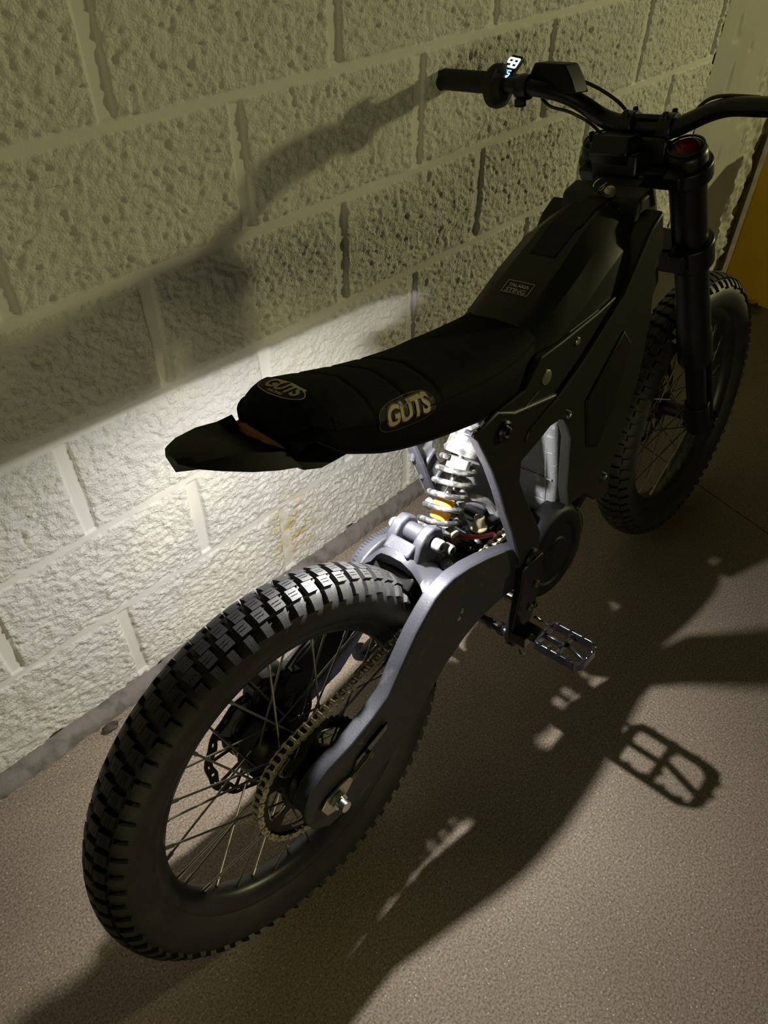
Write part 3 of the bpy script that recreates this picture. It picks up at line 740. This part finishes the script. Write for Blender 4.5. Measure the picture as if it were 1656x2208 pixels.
# tail fender
bm = NB(); rings = []
for x, w, zt, zb, d in [(-.028, .012, .883, .878, 0), (-.016, .034, .883, .873, 0), (.0, .044, .882, .866, .001), (.03, .053, .877, .851, .004), (.06, .058, .868, .838, .014), (.082, .060, .866, .830, .028), (.088, .062, .848, .824, .014), (.11, .066, .836, .816, 0), (.15, .062, .830, .810, 0), (.22, .05, .81, .795, 0)]:
    rings.append([(x, 0, zt - d), (x, w * .5, zt - .001 - d * .9), (x, w * .80, zt - .004), (x, w, zb), (x, w * .9, zb - .001), (x, 0, min(zt - d, zt - .016) - .004), (x, -w * .9, zb - .001), (x, -w, zb), (x, -w * .80, zt - .004 - d * .5), (x, -w * .5, zt - .001 - d)])
loft(bm, rings); tail = P('tail_fender', bm, M_plastic, ang=18)
bm = NB()       # subframe tray under the seat
prism(bm, [(.16, .830), (.30, .798), (.42, .770), (.54, .755), (.54, .725), (.44, .715), (.40, .738), (.33, .786), (.16, .822)], -.050, .050); P('subframe', bm, M_plastic, bevel=.003)

# under seat lamp: a small LED pod with its own light
bm = NB(); box(bm, (LED_POS[0], LED_POS[1], LED_POS[2] + .017), (.030, .030, .014)); pod = P('under_seat_lamp', bm, M_plastic, bevel=.003)
bm = NB(); bmesh.ops.create_uvsphere(bm, u_segments=16, v_segments=10, radius=.0055)
for v in bm.verts: v.co += Vector(LED_POS) + Vector((0, 0, .008))
P('lamp_lens', bm, M_led, pod)
led = bpy.data.lights.new('under_seat_led', 'POINT'); led.energy = LED_POWER * .13; led.color = (1.0, .97, .93); led.shadow_soft_size = .007
lo = bpy.data.objects.new('under_seat_led', led); COL.objects.link(lo); lo.parent = pod; lo.location = LED_POS
led2 = bpy.data.lights.new('under_seat_led', 'AREA'); led2.shape = 'DISK'; led2.size = .014; led2.energy = LED_POWER * .50; led2.color = (1.0, .97, .93)
lo2_ = bpy.data.objects.new('under_seat_led', led2); COL.objects.link(lo2_); lo2_.parent = pod; lo2_.location = Vector(LED_POS)
bm = NB()
prism(bm, [(.14, .812), (.14, .766), (.22, .762), (.33, .757), (.42, .755), (.42, .79), (.30, .80)], .064, .068)  # hidden left rail added to cut off the lamp light on the wall
box(bm, (.29, 0, .803), (.22, .125, .004)); P('seat_pan_light_stop', bm, M_plastic)

# tank cover
def tk(x, y0, z0, y1, z1, y2, z2, y3, z3):
    r = [(x, 0, z0), (x, y0, z0 - .001), (x, y1, z1), (x, y2, z2), (x, y3, z3)]
    return r + [(x, 0, z3 - .005)] + [(a, -b, c) for a, b, c in r[:0:-1]]
T = [tk(.500, .034, .812, .060, .800, .080, .782, .082, .735), tk(.560, .040, .838, .066, .822, .086, .795, .088, .745), tk(.620, .040, .866, .068, .850, .088, .818, .090, .765),
     tk(.690, .036, .900, .064, .882, .086, .852, .088, .800), tk(.745, .030, .915, .056, .897, .080, .866, .084, .830), tk(.790, .024, .918, .044, .902, .066, .876, .074, .845), tk(.815, .018, .908, .034, .896, .050, .872, .060, .855)]
bm = NB(); loft(bm, T); tank = P('tank_cover', bm, M_tank, ang=24)
bm = NB()       # raised centre spine
loft(bm, [[(x, -w, z), (x, -w * .8, z + .004), (x, w * .8, z + .004), (x, w, z)] for x, w, z in ((.640, .026, .873), (.70, .030, .901), (.76, .028, .916), (.80, .020, .915))]); P('cover_spine', bm, M_plastic, tank, smooth=False, bevel=.001)
sp_ = [(.405, .752), (.47, .755), (.505, .790), (.56, .792), (.66, .800), (.72, .808), (.61, .742), (.545, .712), (.47, .700), (.425, .715)]
for s in (-1, 1):
    bm = NB(); prism(bm, sp_, s * .0925, s * .078); pn = P('side_panel', bm, M_tank, bevel=.004, seg=3)
    for x, z, r in ((.520, .752, .0115), (.600, .776, .006), (.462, .722, .006)):
        bm = NB(); lathe(bm, [(0, .0012), (r * .8, .0016), (r, .0004), (r, -.002), (0, -.002)], (x, s * .0935, z), (0, s, 0), 24); P('panel_bolt', bm, M_brushed if s < 0 else M_dark, pn)
    bm = NB(); tube(bm, [(.58, s * .0905, .7975), (.66, s * .0905, .8015)], .0011, 6); tube(bm, [(.43, s * .093, .7185), (.50, s * .093, .7385)], .0011, 6); P('panel_trim', bm, M_steel, pn)
bm = NB(); tube(bm, [(.345, -.0885, .748), (.40, -.090, .742), (.45, -.089, .735)], .0012, 6); P('hem_wire', bm, M_steel)

# head tube, triple clamps, fork
fdir = Vector((-.372, 0, .928)).normalized()
def fork(s, top): return Vector(top)
FT = {-1: Vector((.918, -.0785, .962)), 1: Vector((.930, .0785, .958))}
ctr = (FT[1] + FT[-1]) / 2
st_top = ctr - Vector((.030, 0, 0)); 
def alongf(p, d): return p - fdir * d
bm = NB(); cyl(bm, alongf(st_top, .02), alongf(st_top, .19), .030, 28); lathe(bm, [(.0, 0), (.036, 0), (.036, .012), (0, .012)], alongf(st_top, .045), -fdir, 28)
box(bm, (.845, 0, .862), (.09, .09, .12), Matrix.Rotation(-.38, 3, 'Y')); head = P('head_tube', bm, M_frame, bevel=.006)
bm = NB(); prism(bm, [(.80, .92), (.84, .93), (.875, .86), (.90, .76), (.86, .70), (.82, .78), (.79, .86)], -.070, .070); P('frame_neck', bm, M_frame, bevel=.006)
def clamp(d, th, name):
    bm = NB(); R = Matrix.Rotation(-math.atan2(.372, .928), 3, 'Y')
    c0_ = alongf((FT[1] + FT[-1]) / 2, d)
    box(bm, c0_ - Vector((.016, 0, 0)), (.058, .13, th), R)
    for s in (-1, 1):
        p = alongf(FT[s], d); cyl(bm, p - fdir * th / 2, p + fdir * th / 2, .040, 28)
        box(bm, p + Vector((-.03, 0, 0)), (.05, .030, th * .8), R)
    return P(name, bm, M_dark, bevel=.004)
ct = clamp(.030, .030, 'triple_clamp'); cb = clamp(.190, .050, 'triple_clamp')
lines = []
for s in (-1, 1):
    top = FT[s]
    bm = NB(); lathe(bm, [(0, .012), (.020, .012), (.024, .010), (.030, .006), (.0325, 0), (.0325, -.04), (.0300, -.05), (.0300, -.30), (.0315, -.31), (.0315, -.38), (.0335, -.385), (.0335, -.46), (.030, -.468), (.0, -.468)], top, fdir, 40)
    fk = P('fork_leg', bm, M_dark)
    bm = NB(); a = alongf(top, .46); b = alongf(top, .66)
    cyl(bm, a, b, .0205, 28); cyl(bm, alongf(top, .60), alongf(top, .685), .026, 28)
    axp = Vector((1.228, s * .0785, RR)); lo2 = alongf(top, .665)
    cyl(bm, axp + Vector((0, -.016, 0)), axp + Vector((0, .016, 0)), .022, 28)
    dd = axp - lo2; box(bm, (axp + lo2) / 2, (dd.length + .02, .028, .036), Matrix.Rotation(-math.atan2(dd.z, dd.x), 3, 'Y'))
    box(bm, alongf(top, .56) + Vector((.022, s * .004, 0)), (.010, .044, .20), Matrix.Rotation(-math.atan2(.372, .928), 3, 'Y'))
    P('fork_slider', bm, M_plastic, fk, bevel=.003)
    bm = NB(); lathe(bm, [(0, .017), (.010, .017), (.012, .014), (.016, .014), (.018, .0115), (.018, .008), (0, .008)], top, fdir, 28); P('fork_cap', bm, M_red if s < 0 else M_gloss, fk)
    bm = NB(); lathe(bm, [(.0255, .013), (.0285, .0125), (.0285, .010), (.0255, .010)], top, fdir, 40, closed=True); P('cap_ring', bm, M_dark, fk)
    bm = NB(); lathe(bm, [(0, -.004), (.003, -.004), (.004, .004), (.010, .004), (.010, 0), (0, -.002)], (1.228, s * .096, RR), (0, s, 0), 20); P('axle_bolt', bm, M_steel, fk)
bm = NB(); cyl(bm, (1.228, -.095, RR), (1.228, .095, RR), .008); P('axle', bm, M_steel)
bm = NB()       # left fork adjuster lever and hanging key ring
p = FT[1]; box(bm, p + fdir * .014 + Vector((-.012, .010, .006)), (.012, .004, .014)); box(bm, p + fdir * .013 + Vector((-.004, .0, .0)), (.026, .010, .006)); P('fork_adjuster', bm, M_gloss, bevel=.001)
def torus(bm, c, ax_, R, r, seg=28): 
    ax_ = Vector(ax_).normalized(); u = ax_.orthogonal().normalized(); w = ax_.cross(u)
    tube(bm, [Vector(c) + R * (math.cos(2 * PI * i / seg) * u + math.sin(2 * PI * i / seg) * w) for i in range(seg + 1)], r, 8)
bm = NB(); torus(bm, (.803, .004, .935), (.5, .8, .2), .0105, .0010); P('key_ring', bm, M_steel); bm = NB(); torus(bm, (.806, -.002, .930), (.2, .7, .5), .0095, .0010); P('key_ring', bm, M_steel)
bm = NB(); lathe(bm, [(0, .003), (.006, .003), (.0085, .002), (.0085, -.006), (0, -.006)], (.800, -.016, .929), (-.5, -.2, .8), 20); box(bm, (.799, -.0163, .9325), (.002, .009, .002)); P('ignition_lock', bm, mat('lock_metal', (.45, .42, .34), .35, .8))

# handlebar and controls
bars = [(.883, .385, 1.061), (.884, .30, 1.058), (.887, .25, 1.055), (.900, .19, 1.048), (.917, .15, 1.037), (.933, .12, 1.020), (.944, .085, .998), (.944, .045, .989), (.940, 0, .988), (.936, -.04, .990), (.936, -.07, 1.003), (.930, -.10, 1.017), (.914, -.14, 1.030), (.893, -.20, 1.036), (.880, -.27, 1.044), (.872, -.385, 1.050)]
bm = NB(); tube(bm, bars, lambda t: .0135 + .0025 * math.exp(-((t - .5) / .12) ** 2), 18, 5); hb = P('handlebar', bm, M_dark)
for s, a, b in ((1, (.883, .388, 1.061), (.886, .275, 1.0565)), (-1, (.872, -.388, 1.050), (.878, -.275, 1.044))):
    bm = NB(); A_ = Vector(a); B_ = Vector(b); d = (B_ - A_); n = 36
    tube(bm, [A_ + d * (i / n) for i in range(n + 1)], lambda t: .0168 + (.0009 if int(t * n) % 2 else 0) + (.003 if t > .97 else 0) + (.0015 if t < .03 else 0), 24)
    P('grip', bm, M_grip)
bm = NB(); lathe(bm, [(.012, -.018), (.020, -.018), (.026, -.013), (.033, -.010), (.035, -.003), (.034, .006), (.030, .010), (.018, .013), (.012, .013)], (.886, .262, 1.052), (.05, 1, .02), 40, closed=True)
P('throttle_housing', bm, M_grip)
# display: small panel facing the rider
dm = bpy.data.objects.new('display', None)
zc = Vector((-.62, -.10, .78)).normalized(); up = Vector((.80, -.10, .60)); up = (up - zc * up.dot(zc)).normalized(); xr = up.cross(zc)
dc = Vector((.898, .245, 1.079)); Mx = Matrix((xr, up, zc)).transposed()
bm = NB(); box(bm, dc - zc * .005, (.024, .050, .010), Mx); disp = P('display', bm, M_plastic, bevel=.003)
bm = NB(); bmc = NB()
def segbar(b_, x, y, w, h): box(b_, dc + Mx @ Vector((x, y, .0006)), (w, h, .0008), Mx)
for oy, on in ((.0095, 'abcdfg'), (-.002, 'abcdefg')):
    pass
def digit(b_, cx, cy, s, segs):
    w, h, t = .0062 * s, .0105 * s, .0021 * s
    D = {'a': (0, h / 2, w, t), 'd': (0, -h / 2, w, t), 'g': (0, 0, w, t), 'f': (-w / 2, h / 4, t, h / 2), 'b': (w / 2, h / 4, t, h / 2), 'e': (-w / 2, -h / 4, t, h / 2), 'c': (w / 2, -h / 4, t, h / 2)}
    for k in segs: x, y, a, b = D[k]; segbar(b_, cx + x, cy + y, a, b)
digit(bm, -.0050, .0085, 1.55, 'abcdfg'); digit(bm, .0055, .0085, 1.55, 'abcdefg')
digit(bmc, -.0045, -.0120, 1.0, 'adegf'); digit(bmc, .0045, -.0120, 1.0, 'acdfg'); segbar(bmc, 0, -.0195, .014, .002)
P('display_digits', bm, M_seg, disp, smooth=False); P('display_symbols', bmc, M_segblue, disp, smooth=False)
# master cylinder with lever
bm = NB(); R3 = Matrix((Vector((.03, 1, .03)).normalized(), Vector((1, 0, 0)), Vector((0, .03, 1)))).transposed()
pts = [(.118, 1.040), (.128, 1.062), (.142, 1.083), (.200, 1.085), (.213, 1.062), (.213, 1.040)]
a = [bm.verts.new((.905, y, z)) for y, z in pts]; b = [bm.verts.new((.948, y, z - .004)) for y, z in pts]
bm.faces.new(a); bm.faces.new(b[::-1])
for i in range(6): bm.faces.new((a[i], b[i], b[(i + 1) % 6], a[(i + 1) % 6]))
mc = P('master_cylinder', bm, M_plastic, bevel=.003)
bm = NB(); tube(bm, [(.935, .20, 1.050), (.960, .23, 1.050), (.968, .30, 1.052), (.962, .365, 1.054)], lambda t: .006 - .001 * t, 10, 6); P('brake_lever', bm, M_dark, mc)
bm = NB(); lathe(bm, [(.013, -.011), (.019, -.011), (.021, 0), (.019, .011), (.013, .011)], (.896, .213, 1.050), (0, 1, 0), 28, closed=True); box(bm, (.884, .213, 1.028), (.012, .016, .012)); P('lever_clamp', bm, M_dark)
for y in (-.034, .034):
    bm = NB(); lathe(bm, [(.015, -.012), (.024, -.012), (.024, .012), (.015, .012)], (.940, y, .989), (0, 1, 0), 28, closed=True); box(bm, (.936, y, .972), (.040, .024, .030)); cyl(bm, (.925, y, 1.000), (.925, y, 1.017), .0045, 10); cyl(bm, (.955, y, 1.0), (.955, y, 1.016), .0045, 10); P('bar_clamp', bm, M_dark, bevel=.002)
bm = NB(); box(bm, (.944, 0, 1.004), (.030, .052, .008), Matrix.Rotation(.2, 3, 'Y')); P('bar_brace', bm, M_frame, bevel=.002)
bm = NB(); box(bm, (.930, 0, .962), (.050, .10, .040)); box(bm, (.90, .02, .93), (.06, .08, .07)); P('bar_riser', bm, M_dark, bevel=.005)
bm = NB(); tube(bm, [(.915, .190, 1.030), (.905, .165, 1.020), (.915, .13, 1.010), (.94, .10, .985), (.935, .06, .95), (.90, .03, .90)], .0028, 8, 6); P('cable', bm, M_hose)
bm = NB(); tube(bm, [(.955, .140, 1.052), (.962, .10, 1.035), (.965, .06, 1.01), (.96, .03, .97), (.94, .02, .90)], .0030, 8, 6); P('cable', bm, M_hose)
bm = NB(); tube(bm, [(.905, -.18, 1.045), (.925, -.11, 1.040), (.95, -.07, 1.015), (.96, -.04, .97), (.93, -.02, .90)], .0028, 8, 6); P('cable', bm, M_hose)
bm = NB(); tube(bm, [(.968, .06, .95), (.99, .09, .86), (1.04, .10, .70), (1.12, .105, .52), (1.17, .10, .42)], .0030, 8, 6); P('cable', bm, M_hose)
bm = NB(); prism(bm, [(.860, .965), (.872, .990), (.925, .985), (.925, .955), (.88, .93)], -.005, .062); P('controller_box', bm, M_dark, bevel=.003)
# front and rear calipers
bm = NB(); box(bm, (1.155, .070, .390), (.07, .034, .045), Matrix.Rotation(.8, 3, 'Y')); box(bm, (1.17, .078, .365), (.05, .014, .05), Matrix.Rotation(.8, 3, 'Y')); P('brake_caliper', bm, M_dark, bevel=.004)
bm = NB(); box(bm, (.045, .068, .402), (.085, .036, .044), Matrix.Rotation(.55, 3, 'Y')); box(bm, (.02, .078, .372), (.055, .014, .06), Matrix.Rotation(.3, 3, 'Y')); cyl(bm, (.02, .050, .425), (.02, .092, .425), .016); cyl(bm, (.055, .050, .412), (.055, .092, .412), .016)
cal = P('brake_caliper', bm, M_dark, bevel=.004)
for i in range(4):
    bm = NB(); box(bm, (.000 + .017 * i, .062, .434 - .007 * i), (.008, .030, .006), Matrix.Rotation(.35, 3, 'Y')); P('caliper_fin', bm, M_alu, cal, bevel=.001)
bm = NB(); tube(bm, [(.075, .070, .40), (.13, .066, .425), (.20, .066, .45), (.28, .062, .46)], .0035, 8, 5); P('brake_hose', bm, M_hose); bm = NB(); tube(bm, [(.06, .060, .415), (.11, .058, .44), (.19, .060, .455), (.27, .06, .47)], .0028, 8, 5); P('brake_hose', bm, M_hose)

# logos and badges, real lettering laid on the surfaces
def text_mesh(txt, size, shear=0.0, extr=.0004, bold=0.0, spacing=1.0, xs=1.0):
    cu = bpy.data.curves.new('lettering', 'FONT'); cu.body = txt; cu.size = size; cu.shear = shear; cu.extrude = extr; cu.offset = bold
    cu.align_x = 'CENTER'; cu.align_y = 'CENTER'; cu.space_character = spacing; cu.resolution_u = 6
    t = bpy.data.objects.new('lettering', cu); COL.objects.link(t)
    dg = bpy.context.evaluated_depsgraph_get(); dg.update()
    me = bpy.data.meshes.new_from_object(t.evaluated_get(dg)); bpy.data.objects.remove(t)
    bm = NB(); bm.from_mesh(me)
    for v in bm.verts: v.co.x *= xs
    return bm
def place(bm, c, xd, yd, wrap=None, lift=.0006):
    xd = Vector(xd).normalized(); yd = Vector(yd); yd = (yd - xd * yd.dot(xd)).normalized(); zd = xd.cross(yd); c = Vector(c)
    if wrap is not None:
        bmesh.ops.triangulate(bm, faces=bm.faces)
        for _ in range(2): 
            es = [e for e in bm.edges if e.calc_length() > .008]
            if es: bmesh.ops.subdivide_edges(bm, edges=es, cuts=1); bmesh.ops.triangulate(bm, faces=bm.faces)
    for v in bm.verts:
        p = c + xd * v.co.x + yd * v.co.y; z = v.co.z
        if wrap is not None:
            h = wrap.ray_cast(p + zd * .05, -zd)
            if h[0] is not None: p = h[0]
            v.co = p + zd * (z + lift)
        else: v.co = p + zd * (z + lift)
    return bm
def ellipse_bm(a, b, rin=0.0, n=48, e=.0003, sup=2.0):
    bm = NB()
    def pt(t, k): c, s = math.cos(t), math.sin(t); return (a * k * math.copysign(abs(c) ** (2 / sup), c), b * k * math.copysign(abs(s) ** (2 / sup), s), 0)
    o = [bm.verts.new(pt(2 * PI * i / n, 1)) for i in range(n)]
    if rin:
        q = [bm.verts.new((p.co.x * (1 - (1 - rin) * b / a), p.co.y * rin, 0)) for p in o]
        for i in range(n): bm.faces.new((o[i], o[(i + 1) % n], q[(i + 1) % n], q[i]))
    else:
        rs = [o]
        for k in (.75, .5, .25): rs.append([bm.verts.new(pt(2 * PI * i / n, k)) for i in range(n)])
        for a_, b_ in zip(rs, rs[1:]):
            for i in range(n): bm.faces.new((a_[i], a_[(i + 1) % n], b_[(i + 1) % n], b_[i]))
        bm.faces.new(rs[-1])
    return bm
# side logo
sx, sy = (1, 0, -.16), (.16, .28, 1)
sc = (.242, -.09, .832)
lg = P('logo', place(ellipse_bm(.0475, .0185, sup=3.2), sc, sx, sy, seat_bvh, .0004), M_plastic, seat, smooth=False, recalc=False)
P('logo', place(ellipse_bm(.0475, .0185, .95, sup=3.2), sc, sx, sy, seat_bvh, .0008), M_logoline, seat, smooth=False, recalc=False)
P('logo_lettering', place(text_mesh('GUTS', .0345, .18, .0001, .0022, .92, .92), sc, sx, sy, seat_bvh, .0008), M_logored, seat, smooth=False, recalc=False)
P('logo_lettering', place(text_mesh('GUTS', .0330, .18, .0001, .0010, .95, .92), sc, sx, sy, seat_bvh, .0013), M_logo, seat, smooth=False, recalc=False)
# rear oval logo
ex, ey = (0, -1, 0), (.9, 0, .1)
ec = (.126, .006, .90)
P('logo', place(ellipse_bm(.040, .0150, .90), ec, ex, ey, seat_bvh, .0008), M_logo, seat, smooth=False, recalc=False)
P('logo', place(ellipse_bm(.039, .0142), ec, ex, ey, seat_bvh, .0004), M_plastic, seat, smooth=False, recalc=False)
P('logo_lettering', place(text_mesh('GUTS', .0240, .25, .0001, .0009, .9, 1.0), (.129, .006, .90), ex, ey, seat_bvh, .0010), M_logo, seat, smooth=False, recalc=False)
P('logo_lettering', place(text_mesh('RACING', .0055, .2, .0001, .0002, 1.0, 1.2), (.1165, .006, .90), ex, ey, seat_bvh, .0010), M_logo, seat, smooth=False, recalc=False)
# tank badge
bmt = NB(); bmt.from_mesh(tank.data); tb = BVHTree.FromBMesh(bmt); bmt.free()
bx_, by_ = (0, -1, 0), (.9, 0, .42); bcn = (.578, .000, .848)
bm = NB()
for x, y, w, h in ((0, .0115, .046, .0008), (0, -.0115, .046, .0008), (.023, 0, .0008, .0238), (-.023, 0, .0008, .0238)): box(bm, (x, y, 0), (w, h, .0003))
P('badge', place(bm, bcn, bx_, by_, tb, .0014), M_badge, tank, smooth=False, recalc=False)
P('badge_lettering', place(text_mesh('TALARIA', .0082, 0, .0001, .0002, 1.0, 1.1), (.5805, 0, .850), bx_, by_, tb, .0014), M_badge, tank, smooth=False, recalc=False)
P('badge_lettering', place(text_mesh('STING', .0110, 0, .0001, .0002, 1.0, 1.15), (.5715, 0, .846), bx_, by_, tb, .0014), M_badge, tank, smooth=False, recalc=False)

# foot pegs, bracket, hinge bolt
def peg(s):
    bm = NB(); prism(bm, [(.455, .425), (.515, .425), (.512, .370), (.495, .320), (.470, .270), (.448, .255), (.425, .262), (.418, .285), (.432, .330), (.447, .375)], s * .104, s * .088)
    br = P('peg_bracket', bm, M_dark, bevel=.004, seg=3)
    for x, z in ((.492, .368), (.474, .325), (.490, .318), (.438, .275)):
        bm = NB(); lathe(bm, [(.003, .001), (.0035, .004), (.007, .003), (.007, -.002), (.003, -.002)], (x, s * .1045, z), (0, s, 0), 18); P('bracket_bolt', bm, M_dust, br)
    bm = NB(); cyl(bm, (.428, s * .020, .290), (.428, s * .090, .290), .0085, 20); lathe(bm, [(0, -.004), (.0105, -.004), (.0105, .004), (0, .004)], (.428, s * .055, .290), (0, 1, 0), 24); hexb(bm, (.428, s * .072, .290), (.428, s * .084, .290), .0115)
    P('hinge_bolt', bm, mat('blued_steel', (.16, .165, .19), .25, .9) if s < 0 else M_steel, br)
    # the peg frame
    zc_ = .306
    def rr(ox, oy, cr_=.016, n=5):
        pts = []; x0, x1, y0, y1 = .419 - ox, .481 + ox, .150 - oy, .240 + oy
        for cx_, cy_, a0 in ((x1 - cr_, y1 - cr_, 0), (x0 + cr_, y1 - cr_, PI / 2), (x0 + .005, y0 + .005, PI), (x1 - .005, y0 + .005, 1.5 * PI)):
            c_ = cr_ if cy_ > .2 else .005
            for i in range(n + 1): a = a0 + PI / 2 * i / n; pts.append((cx_ + c_ * math.cos(a), cy_ + c_ * math.sin(a)))
        return pts
    bm = NB(); O_ = rr(0, 0); I_ = rr(-.0045, -.0045, .0125); rings = []
    for (xo, yo), (xi, yi) in zip(O_, I_):
        rings.append([(xo, s * yo, zc_ - .010), (xo, s * yo, zc_ + .009), (xi, s * yi, zc_ + .009), (xi, s * yi, zc_ - .010)])
    loft(bm, rings, loop=True, cap=False)
    box(bm, (.450, s * .192, zc_), (.060, .0045, .014)); box(bm, (.452, s * .170, zc_ - .004), (.0055, .044, .012)); box(bm, (.450, s * .215, zc_ - .004), (.0055, .044, .010), Matrix.Rotation(.35 * s, 3, 'Z'))
    box(bm, (.446, s * .132, zc_ - .006), (.024, .040, .018)); box(bm, (.436, s * .116, .292), (.030, .030, .022))
    pg = P('foot_peg', bm, M_gloss, bevel=.0012)
    for y in (.162, .180, .198, .216):
        bm = NB(); cyl(bm, (.4212, s * y, zc_ + .006), (.4212, s * y, zc_ + .0165), .0038, 10, .0030); P('peg_stud', bm, M_gloss, pg)
    for x, y in ((.4785, .162), (.4785, .186), (.4785, .210), (.474, .232), (.462, .238), (.445, .2385), (.450, .192), (.435, .192), (.465, .192), (.450, .1525), (.466, .1525)):
        bm = NB(); cyl(bm, (x, s * y, zc_ + .006), (x, s * y, zc_ + .0135), .0030, 10, .0022); P('peg_stud', bm, M_gloss, pg)
    bm = NB(); tube(bm, [(.470, s * .118, .310), (.466, s * .124, .318), (.468, s * .132, .312), (.466, s * .140, .318), (.468, s * .148, .312)], .0024, 8, 4)
    tube(bm, [(.412, s * .126, .285), (.409, s * .132, .280), (.414, s * .138, .280)], .0016, 8, 3); P('return_spring', bm, M_steel, pg)
peg(-1); peg(1)
# rear brake pedal stub behind the pivot and kick stand on the wall side
bm = NB(); cyl(bm, (.470, -.060, .330), (.470, -.096, .330), .010); lathe(bm, [(0, .004), (.007, .003), (.008, 0), (0, -.002)], (.485, -.070, .375), (-.5, -.8, 0), 16); P('pivot_spacer', bm, M_steel)
bm = NB(); tube(bm, [(.45, .10, .30), (.42, .16, .20), (.37, .255, .048)], .010, 12); cyl(bm, (.37, .255, .050), (.366, .262, .040), .020, 20)
P('kick_stand', bm, M_dark)
